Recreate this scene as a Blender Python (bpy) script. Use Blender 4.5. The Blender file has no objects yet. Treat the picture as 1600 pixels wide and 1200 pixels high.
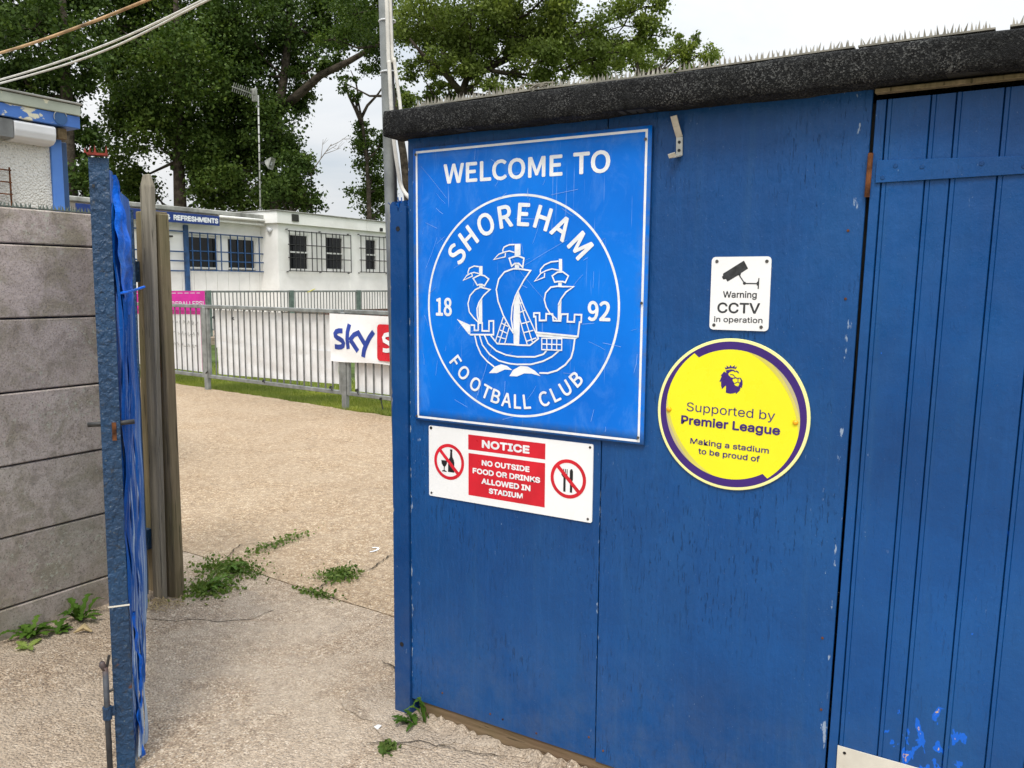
import bpy, bmesh, math, random
import numpy as np
from mathutils import Vector, Matrix
from mathutils.geometry import tessellate_polygon

scene = bpy.context.scene
COL = scene.collection
R = math.radians

# ------------------------------------------------------------------ camera
# world frame: X runs along the blue hut wall, Y into the ground behind it, Z up (metres)
EYE = 1.5476
CAM_RIGHT = Vector((0.85705264, 0.51517728, 0.0072897))
CAM_DOWN = Vector((0.06818577, -0.09938761, -0.99270983))
CAM_FWD = Vector((-0.51069705, 0.85130163, -0.12030817))
FPX = 1270.76
cam_d = bpy.data.cameras.new('camera'); cam_d.sensor_width = 36.0
cam_d.lens = FPX / 1600 * 36.0; cam_d.clip_start = 0.05; cam_d.clip_end = 2000
cam = bpy.data.objects.new('camera', cam_d); COL.objects.link(cam)
m3 = Matrix((CAM_RIGHT, -CAM_DOWN, -CAM_FWD)).transposed()
cam.matrix_world = Matrix.Translation((0, 0, EYE)) @ m3.to_4x4()
scene.camera = cam
def at(px, py, d):                                   # a point of the place, d metres ahead of the viewer
    return Vector((0, 0, EYE)) + CAM_FWD * d + CAM_RIGHT * ((px - 800) / FPX * d) + CAM_DOWN * ((py - 600) / FPX * d)

# ------------------------------------------------------------------ sky, sun, exposure
SUN_EL, SUN_AZ = R(56), R(208)                        # high soft sun behind the viewer's right shoulder
world = bpy.data.worlds.new('World'); scene.world = world; world.use_nodes = True
wt = world.node_tree; wt.nodes.clear()
def N(nt, typ, ins=None, **props):
    n = nt.nodes.new('ShaderNode' + typ)
    for k, v in props.items(): setattr(n, k, v)
    for k, v in (ins or {}).items():
        s = n.inputs[k]
        if isinstance(v, bpy.types.NodeSocket): nt.links.new(v, s)
        else: s.default_value = v
    return n
def ramp(nt, fac, stops, interp='LINEAR'):
    n = nt.nodes.new('ShaderNodeValToRGB'); cr = n.color_ramp; cr.interpolation = interp
    while len(cr.elements) > 1: cr.elements.remove(cr.elements[-1])
    for i, (p, c) in enumerate(stops):
        e = cr.elements[0] if i == 0 else cr.elements.new(p)
        e.position = p
        if not hasattr(c, '__len__'): c = (c, c, c)
        e.color = (*c, 1) if len(c) == 3 else c
    nt.links.new(fac, n.inputs[0]); return n.outputs[0]
def mixc(nt, fac, a, b, blend='MIX'):
    n = nt.nodes.new('ShaderNodeMix'); n.data_type = 'RGBA'; n.blend_type = blend
    for i, v in ((0, fac), (6, a), (7, b)):
        s = n.inputs[i]
        if isinstance(v, bpy.types.NodeSocket): nt.links.new(v, s)
        else: s.default_value = v if i == 0 else ((*v, 1) if len(v) == 3 else v)
    return n.outputs[2]
def math_(nt, op, a, b=0.0):
    n = nt.nodes.new('ShaderNodeMath'); n.operation = op
    for i, v in ((0, a), (1, b)):
        if isinstance(v, bpy.types.NodeSocket): nt.links.new(v, n.inputs[i])
        else: n.inputs[i].default_value = v
    return n.outputs[0]
sky = N(wt, 'TexSky', sky_type='NISHITA', sun_disc=False, sun_elevation=SUN_EL, sun_rotation=SUN_AZ, air_density=1.0, dust_density=2.0)
tc = N(wt, 'TexCoord'); sep = N(wt, 'SeparateXYZ', {0: tc.outputs['Generated']})
zc = math_(wt, 'MAXIMUM', sep.outputs[2], 0.0)
den = math_(wt, 'ADD', zc, 0.18)
cmb = N(wt, 'CombineXYZ', {0: math_(wt, 'DIVIDE', sep.outputs[0], den), 1: math_(wt, 'DIVIDE', sep.outputs[1], den), 2: 0.0})
cn = N(wt, 'TexNoise', {'Vector': cmb.outputs[0], 'Scale': 0.9, 'Detail': 7.0, 'Roughness': 0.55, 'Distortion': 0.3})
cloud = ramp(wt, cn.outputs[0], [(0.32, (7.3, 7.9, 8.5)), (0.5, (8.9, 9.15, 9.4)), (0.68, (10.0, 10.05, 10.1))])
over = N(wt, 'MapRange', {0: math_(wt, 'POWER', zc, 1.5), 1: 0.0, 2: 1.0, 3: 0.62, 4: 2.4})             # overcast: the zenith is brighter than the horizon
cl2 = mixc(wt, 1.0, cloud, over.outputs[0], 'MULTIPLY')
thin = ramp(wt, cn.outputs[0], [(0.30, 0.78), (0.45, 0.95)])
skyc = mixc(wt, thin, sky.outputs[0], cl2)
bg = N(wt, 'Background', {'Color': skyc, 'Strength': 0.1}); wo = N(wt, 'OutputWorld', {'Surface': bg.outputs[0]})
sun_d = bpy.data.lights.new('sun', 'SUN'); sun_d.energy = 1.5; sun_d.angle = R(14); sun_d.color = (1.0, 0.95, 0.87)
sun = bpy.data.objects.new('sun', sun_d); COL.objects.link(sun)
sd = Vector((math.sin(SUN_AZ) * math.cos(SUN_EL) * -1, math.cos(SUN_AZ) * math.cos(SUN_EL), math.sin(SUN_EL)))
sun.rotation_euler = sd.to_track_quat('Z', 'Y').to_euler()
sky.sun_rotation = math.atan2(sd.x, sd.y)
vs = scene.view_settings; vs.view_transform = 'Standard'; vs.look = 'None'; vs.exposure = 0.4; vs.gamma = 1.0; vs.use_curve_mapping = False

# ------------------------------------------------------------------ mesh helpers
class MB:
    def __init__(s): s.v = []; s.f = []
    def add(s, vs, fs):
        o = len(s.v); s.v += [tuple(p) for p in vs]; s.f += [tuple(i + o for i in q) for q in fs]; return s
    def box(s, x0, x1, y0, y1, z0, z1):
        return s.add([(x0,y0,z0),(x1,y0,z0),(x1,y1,z0),(x0,y1,z0),(x0,y0,z1),(x1,y0,z1),(x1,y1,z1),(x0,y1,z1)],
                     [(0,3,2,1),(4,5,6,7),(0,1,5,4),(1,2,6,5),(2,3,7,6),(3,0,4,7)])
    def bar(s, p0, p1, w, d, up=(0,0,1)):            # box from p0 to p1, w across, d along up
        p0, p1 = Vector(p0), Vector(p1); t = (p1 - p0).normalized(); u = Vector(up)
        if abs(t.dot(u)) > .98: u = Vector((0, 1, 0))
        a = t.cross(u).normalized() * (w / 2); b = a.cross(t).normalized() * (d / 2)
        return s.add([p0-a-b, p0+a-b, p0+a+b, p0-a+b, p1-a-b, p1+a-b, p1+a+b, p1-a+b],
                     [(0,1,2,3),(7,6,5,4),(0,4,5,1),(1,5,6,2),(2,6,7,3),(3,7,4,0)])
    def tube(s, pts, r, n=8, cap=True):
        pts = [Vector(p) for p in pts]; rs = r if hasattr(r, '__len__') else [r] * len(pts)
        vs, fs = [], []; ref = Vector((0.3, 0.2, 1)) if abs((pts[-1]-pts[0]).normalized().z) < .9 else Vector((1, 0.1, 0))
        for i, p in enumerate(pts):
            t = (pts[min(i+1, len(pts)-1)] - pts[max(i-1, 0)]).normalized()
            a = t.cross(ref).normalized(); b = t.cross(a)
            for k in range(n):
                th = 2 * math.pi * k / n; vs.append(p + (a * math.cos(th) + b * math.sin(th)) * rs[i])
        for i in range(len(pts) - 1):
            for k in range(n):
                fs.append((i*n+k, i*n+(k+1) % n, (i+1)*n+(k+1) % n, (i+1)*n+k))
        if cap: fs += [tuple(range(n))[::-1], tuple((len(pts)-1)*n + k for k in range(n))]
        return s.add(vs, fs)
    def build(s, name, mat, parent=None, bevel=0, smooth=False, seg=1):
        me = bpy.data.meshes.new(name); me.from_pydata(s.v, [], s.f); me.update()
        if bevel:
            bm = bmesh.new(); bm.from_mesh(me)
            bmesh.ops.recalc_face_normals(bm, faces=bm.faces)
            bmesh.ops.bevel(bm, geom=list(bm.edges), offset=bevel, segments=seg, affect='EDGES', clamp_overlap=True)
            bm.to_mesh(me); bm.free()
        if smooth: me.polygons.foreach_set('use_smooth', [True] * len(me.polygons))
        me.materials.append(mat)
        o = bpy.data.objects.new(name, me); COL.objects.link(o)
        if parent: o.parent = parent
        return o
def npmesh(name, V, F, mat, parent=None, smooth=False):     # V (n,3), F (m,k) numpy arrays
    me = bpy.data.meshes.new(name); k = F.shape[1]
    me.vertices.add(len(V)); me.vertices.foreach_set('co', V.astype(np.float32).ravel())
    me.loops.add(F.size); me.loops.foreach_set('vertex_index', F.astype(np.int32).ravel())
    me.polygons.add(len(F)); me.polygons.foreach_set('loop_start', np.arange(0, F.size, k, dtype=np.int32))
    me.update(calc_edges=True); me.validate()
    if smooth: me.polygons.foreach_set('use_smooth', [True] * len(F))
    me.materials.append(mat); o = bpy.data.objects.new(name, me); COL.objects.link(o)
    if parent: o.parent = parent
    return o
def tag(o, label, cat, group=None):
    o['label'] = label; o['category'] = cat
    if group: o['group'] = group
    return o
def thing(name, label, cat, group=None):
    o = bpy.data.objects.new(name, None); COL.objects.link(o); o.empty_display_size = .1
    return tag(o, label, cat, group)
def struct(o): o['kind'] = 'structure'; return o
def stuff(o): o['kind'] = 'stuff'; return o
def copy_of(o, parent=None):
    c = o.copy(); COL.objects.link(c); c.parent = parent; return c

# Blender's own bundled typefaces for the lettering (its built-in one where they are missing)
def bundled(fn):
    try: return bpy.data.fonts.load(bpy.utils.system_resource('DATAFILES', path='fonts') + '/' + fn)
    except Exception: return None
F_SANS = bundled('Inter.woff2'); F_HUM = bundled('Noto Sans CJK Regular.woff2')
# flat print on a panel that faces -Y: everything in (x, z), laid at depth y
class Print:
    def __init__(s, y, font=None): s.font = font or F_SANS; s.y = y; s.mb = MB(); s.k = 0; s.start = []
    def _y(s): s.k += 1; s.start.append(len(s.mb.v)); return s.y - s.k * 0.00005
    def poly(s, pts):
        y = s._y(); tris = tessellate_polygon([[Vector((p[0], p[1], 0)) for p in pts]])
        s.mb.add([(p[0], y, p[1]) for p in pts], [tuple(t) for t in tris]); return s
    def rect(s, x0, x1, z0, z1):
        y = s._y(); s.mb.add([(x0,y,z0),(x1,y,z0),(x1,y,z1),(x0,y,z1)], [(0,1,2,3)]); return s
    def disc(s, cx, cz, r, n=40): return s.poly([(cx + r*math.cos(2*math.pi*i/n), cz + r*math.sin(2*math.pi*i/n)) for i in range(n)])
    def ring(s, cx, cz, r0, r1, n=96, a0=0, a1=360):
        y = s._y(); m = n + 1; vs = []
        for i in range(m):
            a = R(a0 + (a1 - a0) * i / n)
            q0 = r0(i / n) if callable(r0) else r0; q1 = r1(i / n) if callable(r1) else r1
            vs += [(cx + q0*math.cos(a), y, cz + q0*math.sin(a)), (cx + q1*math.cos(a), y, cz + q1*math.sin(a))]
        s.mb.add(vs, [(2*i, 2*i+1, 2*i+3, 2*i+2) for i in range(n)]); return s
    def stroke(s, pts, w):
        y = s._y(); P = [Vector(p) for p in pts]; closed = (P[0] - P[-1]).length < 1e-6
        if closed: P = P[:-1]
        n = len(P); vs = []
        for i in range(n):
            a = P[(i-1) % n] if (closed or i > 0) else None; b = P[(i+1) % n] if (closed or i < n-1) else None
            d0 = (P[i] - a).normalized() if a is not None else None; d1 = (b - P[i]).normalized() if b is not None else None
            if d0 is None: d0 = d1
            if d1 is None: d1 = d0
            n0 = Vector((-d0.y, d0.x)); n1 = Vector((-d1.y, d1.x)); m = n0 + n1
            m = m.normalized() if m.length > .2 else n0
            k = w / 2 / max(.45, m.dot(n0))
            for sg in (1, -1): vs.append((P[i].x + m.x*k*sg, y, P[i].y + m.y*k*sg))
        q = n if closed else n - 1
        s.mb.add(vs, [(2*i, 2*i+1, (2*i+3) % (2*n), (2*i+2) % (2*n)) for i in range(q)]); return s
    def glyphs(s, txt):
        c = bpy.data.curves.new('t', 'FONT'); c.body = txt; c.resolution_u = 4
        if s.font: c.font = s.font
        o = bpy.data.objects.new('t', c); me = bpy.data.meshes.new_from_object(o)
        vs = np.array([v.co[:2] for v in me.vertices]); fs = [tuple(p.vertices) for p in me.polygons]
        bpy.data.objects.remove(o); bpy.data.curves.remove(c); bpy.data.meshes.remove(me); return vs, fs
    def lay(s, X, Z, fs, w):                            # w > 0: a heavier weight, laid as shifted coats of the same letter
        k = [(0, 0)] if w <= 0 else [(0, 0)] + [(w*math.cos(a), w*math.sin(a)) for a in [math.pi*i/4 for i in range(8)]]
        y = s._y()
        for i, (dx, dz) in enumerate(k): s.mb.add([(a + dx, y - i*.000012, b + dz) for a, b in zip(X, Z)], fs)
    def text(s, txt, x0, x1, z0, z1, bold=0.0, rot=0.0, caps=None, track=0.0):
        # fitted to the box; caps = string whose height fills z0..z1 (for lines with descenders)
        vs, fs = s.glyphs(txt); lo, hi = vs.min(0), vs.max(0); w = bold*(z1-z0); x0 += w; x1 -= w; z0 += w; z1 -= w
        if caps: cv, _ = s.glyphs(caps); lz, hz = cv[:,1].min(), cv[:,1].max()
        else: lz, hz = lo[1], hi[1]
        X = x0 + (vs[:,0]-lo[0])/(hi[0]-lo[0])*(x1-x0); Z = z0 + (vs[:,1]-lz)/(hz-lz)*(z1-z0)
        cx, cz = (x0+x1)/2, (z0+z1)/2; c, sn = math.cos(rot), math.sin(rot)
        X, Z = cx + (X-cx)*c - (Z-cz)*sn, cz + (X-cx)*sn + (Z-cz)*c
        s.lay(X, Z, fs, w); return s
    def letter(s, ch, cx, cz, r, ang, h, wscale, bold, inward=False):   # one letter of an arc, centred at radius r
        vs, fs = s.glyphs(ch); cv, _ = s.glyphs('H'); w = bold*h; h -= 2*w; hz = cv[:,1].max() - cv[:,1].min(); b0 = cv[:,1].min()
        X = (vs[:,0] - (vs[:,0].max()+vs[:,0].min())/2) * h/hz * wscale; Z = (vs[:,1] - b0 - hz/2) * h/hz
        a = R(ang); up = Vector((math.cos(a), math.sin(a))) * (-1 if inward else 1); rt = Vector((up.y, -up.x))
        ox, oz = cx + r*math.cos(a), cz + r*math.sin(a)
        s.lay(ox + X*rt.x + Z*up.x, oz + X*rt.y + Z*up.y, fs, w); return s
    def word(s, txt, x0, x1, z0, z1, bold=0.0):            # like text(), but every letter can become an object of its own
        vs, fs = s.glyphs(txt); lo, hi = vs.min(0), vs.max(0); w = bold*(z1-z0); n = len(vs); lab = list(range(n))
        def root(i):
            while lab[i] != i: i = lab[i]
            return i
        for f in fs:
            for q in f[1:]: lab[root(q)] = root(f[0])
        X = x0 + w + (vs[:,0]-lo[0])/(hi[0]-lo[0])*(x1-x0-2*w); Z = z0 + w + (vs[:,1]-lo[1])/(hi[1]-lo[1])*(z1-z0-2*w)
        for rt in sorted(set(root(i) for i in range(n)), key=lambda i: X[i]):
            s.start.append(len(s.mb.v)); idx = [i for i in range(n) if root(i) == rt]; mp = {v: k for k, v in enumerate(idx)}
            s.lay(X[idx], Z[idx], [tuple(mp[v] for v in f) for f in fs if root(f[0]) == rt], w)
        return s
    def flush(s, name, mat, parent):                       # one object for each shape drawn
        st = sorted(set(s.start + [len(s.mb.v)]))
        for a, b in zip(st, st[1:]):
            q = MB(); q.v = s.mb.v[a:b]; q.f = [tuple(i-a for i in f) for f in s.mb.f if a <= f[0] < b]; q.build(name, mat, parent)
    def build(s, name, mat, parent): return s.mb.build(name, mat, parent)
# ------------------------------------------------------------------ materials
def newmat(name):
    m = bpy.data.materials.new(name); m.use_nodes = True; nt = m.node_tree
    return m, nt, nt.nodes['Principled BSDF']
def coords(nt, scale=(1, 1, 1), rot=(0, 0, 0)):
    t = N(nt, 'TexCoord'); return N(nt, 'Mapping', {'Vector': t.outputs['Object'], 'Scale': scale, 'Rotation': rot}).outputs[0]
def noise(nt, vec, scale, detail=4.0, rough=.55, dist=0.0):
    return N(nt, 'TexNoise', {'Vector': vec, 'Scale': scale, 'Detail': detail, 'Roughness': rough, 'Distortion': dist}).outputs[0]
def bump(nt, b, h, strength, dist, prev=None):
    n = N(nt, 'Bump', {'Height': h, 'Strength': strength, 'Distance': dist})
    if prev is not None: nt.links.new(prev, n.inputs['Normal'])
    nt.links.new(n.outputs[0], b.inputs['Normal']); return n.outputs[0]
def L(nt, a, b): nt.links.new(a, b)
def plain(name, col, rough=.5, spec=.5, metal=0.0, var=.12, vs=9.0, bstr=.15, bs=120, bd=.002, dirt=None, dirtamt=.4):
    m, nt, b = newmat(name); v = coords(nt)
    n1 = noise(nt, v, vs, 6)
    lo = tuple(c*(1-var*2) for c in col); hi = tuple(min(1, c*(1+var)) for c in col)
    c = ramp(nt, n1, [(.3, lo), (.62, hi)])
    if dirt:
        n2 = noise(nt, v, vs*.45, 8, .65, .4); c = mixc(nt, ramp(nt, n2, [(.48, 0.0), (.75, dirtamt)]), c, dirt)
    L(nt, c, b.inputs['Base Color']); b.inputs['Metallic'].default_value = metal; b.inputs['Specular IOR Level'].default_value = spec
    L(nt, ramp(nt, noise(nt, v, vs*3), [(.3, max(0, rough-.1)), (.7, min(1, rough+.1))]), b.inputs['Roughness'])
    if bstr: bump(nt, b, noise(nt, v, bs, 4), bstr, bd)
    return m
def paint(name, base, base2, grain=1.0, chips=.5, rough=.42, fresh=(.005, .12, .62), cluster=None, edges=()):
    """blue gloss over timber: vertical checks, brush grain, flecks down to white primer"""
    m, nt, b = newmat(name); v = coords(nt)
    big = noise(nt, v, 1.7, 6, .6)
    c = ramp(nt, big, [(.3, base), (.7, base2)])
    fade = noise(nt, coords(nt, (1, 1, .6)), 2.3, 7, .65, .5); c = mixc(nt, ramp(nt, fade, [(.46, 0.0), (.72, .5)]), c, (.014, .092, .265))
    drip = noise(nt, coords(nt, (26, 26, .9)), 1.0, 5, .6); c = mixc(nt, ramp(nt, drip, [(.58, 0.0), (.78, .3)]), c, (.02, .085, .21))
    vg = coords(nt, (85, 85, 3.2)); gr = noise(nt, vg, 1.0, 5, .6, .35)
    vk = coords(nt, (210, 60, 24.0)); ck = noise(nt, vk, 1.0, 3, .5, .5)
    patch = noise(nt, v, 3.3, 5, .6)
    zone = ramp(nt, patch, [(.47, 0.0), (.64, 1.0)])
    crack = math_(nt, 'MULTIPLY', ramp(nt, ck, [(.63, 0.0), (.66, 1.0)]), zone)
    c = mixc(nt, math_(nt, 'MULTIPLY', crack, .42*grain), c, tuple(x*.35 for x in base))
    c = mixc(nt, math_(nt, 'MULTIPLY', ramp(nt, gr, [(.5, 0.0), (.85, .2)]), grain), c, tuple(min(1, x*1.5+.015) for x in base2))
    # flecks of old pale primer, in loose clusters, longer than wide
    vf = coords(nt, (1, 1, .32)); fl = noise(nt, vf, 115, 3, .6); fz = noise(nt, v, 2.6, 4, .7)
    fm = math_(nt, 'MULTIPLY', ramp(nt, fl, [(.70, 0.0), (.735, 1.0)]), ramp(nt, fz, [(.52, 0.0), (.66, chips)]))
    c = mixc(nt, fm, c, (.38, .48, .62))
    xx = N(nt, 'SeparateXYZ', {0: v}).outputs[0]
    for ex_, wd_, col_ in edges:                        # paint worn off along board edges
        dd = math_(nt, 'ABSOLUTE', math_(nt, 'ADD', xx, -ex_)); am = N(nt, 'MapRange', {0: dd, 1: 0.0, 2: wd_, 3: .12, 4: -.12}).outputs[0]
        c = mixc(nt, ramp(nt, math_(nt, 'ADD', noise(nt, coords(nt, (1, 1, .3)), 60, 5, .65), am), [(.68, 0.0), (.72, .85)]), c, col_)
    sp = noise(nt, v, 230, 1, .4); c = mixc(nt, ramp(nt, sp, [(.77, 0.0), (.82, .22*chips)]), c, (.4, .5, .6))
    # dust and splash dirt low down on the boards
    z = N(nt, 'SeparateXYZ', {0: v}).outputs[2]
    dz = N(nt, 'MapRange', {0: z, 1: .02, 2: .5, 3: .5, 4: 0.0}).outputs[0]
    c = mixc(nt, math_(nt, 'MULTIPLY', dz, ramp(nt, noise(nt, v, 11, 7, .7), [(.4, 0.0), (.7, .6)])), c, (.12, .14, .16))
    if cluster:
        for (cx, cy, cz, rad) in cluster:
            d = N(nt, 'VectorMath', {0: N(nt, 'VectorMath', {0: v, 1: (cx, cy, cz)}, operation='SUBTRACT').outputs[0], 1: (1.0, .3, .55)}, operation='MULTIPLY')
            ln = N(nt, 'VectorMath', {0: d.outputs[0]}, operation='LENGTH').outputs[1]
            near = N(nt, 'MapRange', {0: ln, 1: 0.0, 2: rad, 3: .26, 4: 0.0}).outputs[0]
            pn = math_(nt, 'ADD', noise(nt, coords(nt, (1, 1, .5)), 34, 3, .55, .3), near)
            c = mixc(nt, ramp(nt, pn, [(.735, 0.0), (.75, 1.0)]), c, fresh)
            c = mixc(nt, ramp(nt, pn, [(.83, 0.0), (.84, 1.0)]), c, (.55, .38, .24))
    L(nt, c, b.inputs['Base Color'])
    L(nt, ramp(nt, noise(nt, v, 14, 5), [(.3, rough-.1), (.7, rough+.15)]), b.inputs['Roughness'])
    b.inputs['Specular IOR Level'].default_value = .34
    p = bump(nt, b, gr, .22*grain, .003)
    p = bump(nt, b, noise(nt, coords(nt, (95, 60, 34)), 1.0, 4, .6, .6), .5*grain, .004, p)
    inv = math_(nt, 'SUBTRACT', 1.0, crack); p = bump(nt, b, inv, .8*grain, .0025, p)
    p = bump(nt, b, noise(nt, v, 30, 4), .35, .005, p)
    bump(nt, b, noise(nt, v, 240, 2), .12, .0015, p)
    return m
BLUE_A, BLUE_B = (.0026, .045, .168), (.004, .073, .26)
m_panel = paint('panel_paint', BLUE_A, BLUE_B, 1.0, .9, .38, edges=[(-1.008, .016, (.3, .4, .55)), (-.333, .02, (.3, .38, .5)), (-1.733, .012, (.35, .42, .5))])
m_door = paint('door_paint', BLUE_A, (.004, .078, .285), .55, .55, .34, cluster=[(-.115, 2.2, .37, .10), (-.05, 2.2, .37, .13), (-.185, 2.2, .43, .05)])
m_post = paint('post_paint', (.002, .036, .142), (.003, .054, .20), .5, .7, .4, edges=[(-1.806, .010, (.36, .33, .26))])
m_rail_blue = plain('blue_steel', (.018, .07, .19), .45, var=.2, vs=6)

def felt():
    m, nt, b = newmat('roof_felt'); v = coords(nt)
    g = N(nt, 'TexVoronoi', {'Vector': v, 'Scale': 310.0}, feature='F1')
    big = noise(nt, v, 7, 6, .7)
    gran = ramp(nt, N(nt, 'SeparateColor', {0: g.outputs['Color']}).outputs[0], [(.62, 0.0), (.95, 1.0)])
    gran = math_(nt, 'MULTIPLY', gran, ramp(nt, big, [(.40, .05), (.68, 1.0)]))
    n2 = noise(nt, v, 60, 6, .75)
    c = ramp(nt, n2, [(.35, (.003, .0032, .0035)), (.7, (.018, .019, .02))])
    c = mixc(nt, gran, c, (.115, .118, .115))
    pale = noise(nt, v, 26, 5, .7); c = mixc(nt, ramp(nt, pale, [(.66, 0.0), (.75, .5)]), c, (.16, .16, .15))
    L(nt, c, b.inputs['Base Color']); b.inputs['Roughness'].default_value = .93; b.inputs['Specular IOR Level'].default_value = .2
    p = bump(nt, b, n2, .9, .006); bump(nt, b, g.outputs['Distance'], .7, .003, p)
    return m
m_felt = felt()

def aggregate(name, tone=1.0, grey=0.0, sc=62.0, soft=0.0):
    m, nt, b = newmat(name); v = coords(nt)
    wob = N(nt, 'Mapping', {'Vector': v, 'Scale': (1, 1, 1)}).outputs[0]
    vo = N(nt, 'TexVoronoi', {'Vector': wob, 'Scale': sc, 'Randomness': 1.0}, feature='F1')
    vo2 = N(nt, 'TexVoronoi', {'Vector': wob, 'Scale': 190.0}, feature='F1')
    rnd = N(nt, 'SeparateColor', {0: vo.outputs['Color']}).outputs[0]; rnd2 = N(nt, 'SeparateColor', {0: vo2.outputs['Color']}).outputs[1]
    k = lambda *c: tuple(((1-grey)*x + grey*(sum(c)/3))*tone*q for x, q in zip(c, (1.05, 1.0, .97)))
    stone = ramp(nt, rnd, [(0, k(.13, .085, .05)), (.2, k(.29, .20, .11)), (.5, k(.43, .315, .19)), (.75, k(.56, .44, .29)), (.93, k(.78, .69, .53)), (1, k(.20, .17, .14))])
    sand = ramp(nt, rnd2, [(0, k(.15, .105, .06)), (.5, k(.33, .24, .145)), (1, k(.56, .45, .31))])
    c = mixc(nt, ramp(nt, vo.outputs['Distance'], [(.32, 0.0), (.62, 1.0)]), stone, sand)
    big = noise(nt, v, .9, 7, .65); mf = noise(nt, v, 21, 5, .7); c = mixc(nt, ramp(nt, mf, [(.36, .55), (.52, 0.0)]), c, k(.17, .12, .075)); c = mixc(nt, ramp(nt, mf, [(.54, 0.0), (.68, .45)]), c, k(.72, .62, .46))
    c = mixc(nt, ramp(nt, big, [(.35, .35), (.65, 0.0)]), c, k(.24, .18, .12))
    lay_ = noise(nt, v, 2.7, 7, .62, .7); c = mixc(nt, ramp(nt, lay_, [(.40, .75*soft), (.62, .1*soft)]), c, k(.43, .36, .265))
    stain = noise(nt, v, 4.2, 6, .7, .5); c = mixc(nt, ramp(nt, stain, [(.58, 0.0), (.78, .5)]), c, k(.16, .135, .105))
    L(nt, c, b.inputs['Base Color']); b.inputs['Roughness'].default_value = .9; b.inputs['Specular IOR Level'].default_value = .25
    h = math_(nt, 'SUBTRACT', 1.0, vo.outputs['Distance'])
    p = bump(nt, b, h, .9, .009); p = bump(nt, b, noise(nt, v, 9, 5), .5, .02, p); bump(nt, b, vo2.outputs['Distance'], .4, .003, p)
    return m
m_ground = aggregate('aggregate_concrete', 1.03, .06, 80.0, .45)
m_near = aggregate('worn_pale_concrete', 1.14, .26, 105.0, .8)
m_cement = aggregate('worn_cement', 1.05, .30, 105.0, 1.0)

def concrete_panel():
    m, nt, b = newmat('concrete_panel'); v = coords(nt)
    oi = N(nt, 'ObjectInfo').outputs['Random']
    big = noise(nt, v, 2.1, 7, .62); c = ramp(nt, big, [(.3, (.36, .30, .275)), (.5, (.53, .445, .41)), (.72, (.62, .54, .49))])
    c = mixc(nt, math_(nt, 'MULTIPLY', oi, .3), c, (.30, .265, .21))
    st = noise(nt, v, 5.5, 8, .72, .6); c = mixc(nt, ramp(nt, st, [(.46, 0.0), (.62, .7)]), c, (.23, .205, .13))
    md = noise(nt, v, 13, 6, .7, .4); c = mixc(nt, ramp(nt, md, [(.35, .55), (.5, 0.0)]), c, (.20, .165, .135)); c = mixc(nt, ramp(nt, md, [(.55, 0.0), (.7, .4)]), c, (.55, .49, .42))
    gn = noise(nt, v, 110, 4, .7); c = mixc(nt, ramp(nt, gn, [(.35, .5), (.5, 0.0)]), c, (.14, .12, .10))
    zz = N(nt, 'SeparateXYZ', {0: v}).outputs[2]; low = N(nt, 'MapRange', {0: zz, 1: .3, 2: 1.5, 3: .5, 4: 0.0}).outputs[0]; c = mixc(nt, math_(nt, 'MULTIPLY', low, ramp(nt, noise(nt, v, 3.5, 5, .65), [(.35, .2), (.6, 1.0)])), c, (.25, .25, .19))
    li = noise(nt, v, 42, 6, .75); lz = noise(nt, v, 2.8, 4, .6)
    c = mixc(nt, math_(nt, 'MULTIPLY', ramp(nt, li, [(.54, 0.0), (.62, .85)]), ramp(nt, lz, [(.47, 0.0), (.58, 1.0)])), c, (.46, .47, .38))
    sp = noise(nt, v, 150, 3, .6); c = mixc(nt, ramp(nt, sp, [(.34, .6), (.42, 0.0)]), c, (.09, .075, .06))
    L(nt, c, b.inputs['Base Color']); b.inputs['Roughness'].default_value = .92; b.inputs['Specular IOR Level'].default_value = .2
    p = bump(nt, b, noise(nt, v, 70, 6, .7), .5, .005); bump(nt, b, big, .4, .02, p); return m
m_concpanel = concrete_panel()

def wood(name, a, b_, green=0.25, axis=(60, 60, 2.2)):
    m, nt, b = newmat(name); v = coords(nt); vg = coords(nt, axis)
    g = noise(nt, vg, 1.0, 6, .65, .6); c = ramp(nt, g, [(.3, a), (.7, b_)])
    k = noise(nt, coords(nt, tuple(x*2.2 for x in axis)), 1.0, 3, .5, .4); ck = ramp(nt, k, [(.64, 0.0), (.68, 1.0)])
    c = mixc(nt, math_(nt, 'MULTIPLY', ck, .7), c, tuple(x*.3 for x in a))
    c = mixc(nt, math_(nt, 'MULTIPLY', ramp(nt, noise(nt, v, 3, 6, .65), [(.42, 0.0), (.65, 1.0)]), green), c, (.10, .11, .03))
    L(nt, c, b.inputs['Base Color']); b.inputs['Roughness'].default_value = .85; b.inputs['Specular IOR Level'].default_value = .25
    p = bump(nt, b, g, .6, .004); bump(nt, b, math_(nt, 'SUBTRACT', 1.0, ck), .8, .003, p); return m
m_wood = wood('weathered_timber', (.115, .09, .052), (.27, .215, .135), .3)
m_wood_grey = wood('grey_timber', (.17, .15, .115), (.34, .305, .245), .12)
m_sill = wood('brown_sill', (.10, .06, .035), (.24, .165, .105), .25, (4, 60, 60))

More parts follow.
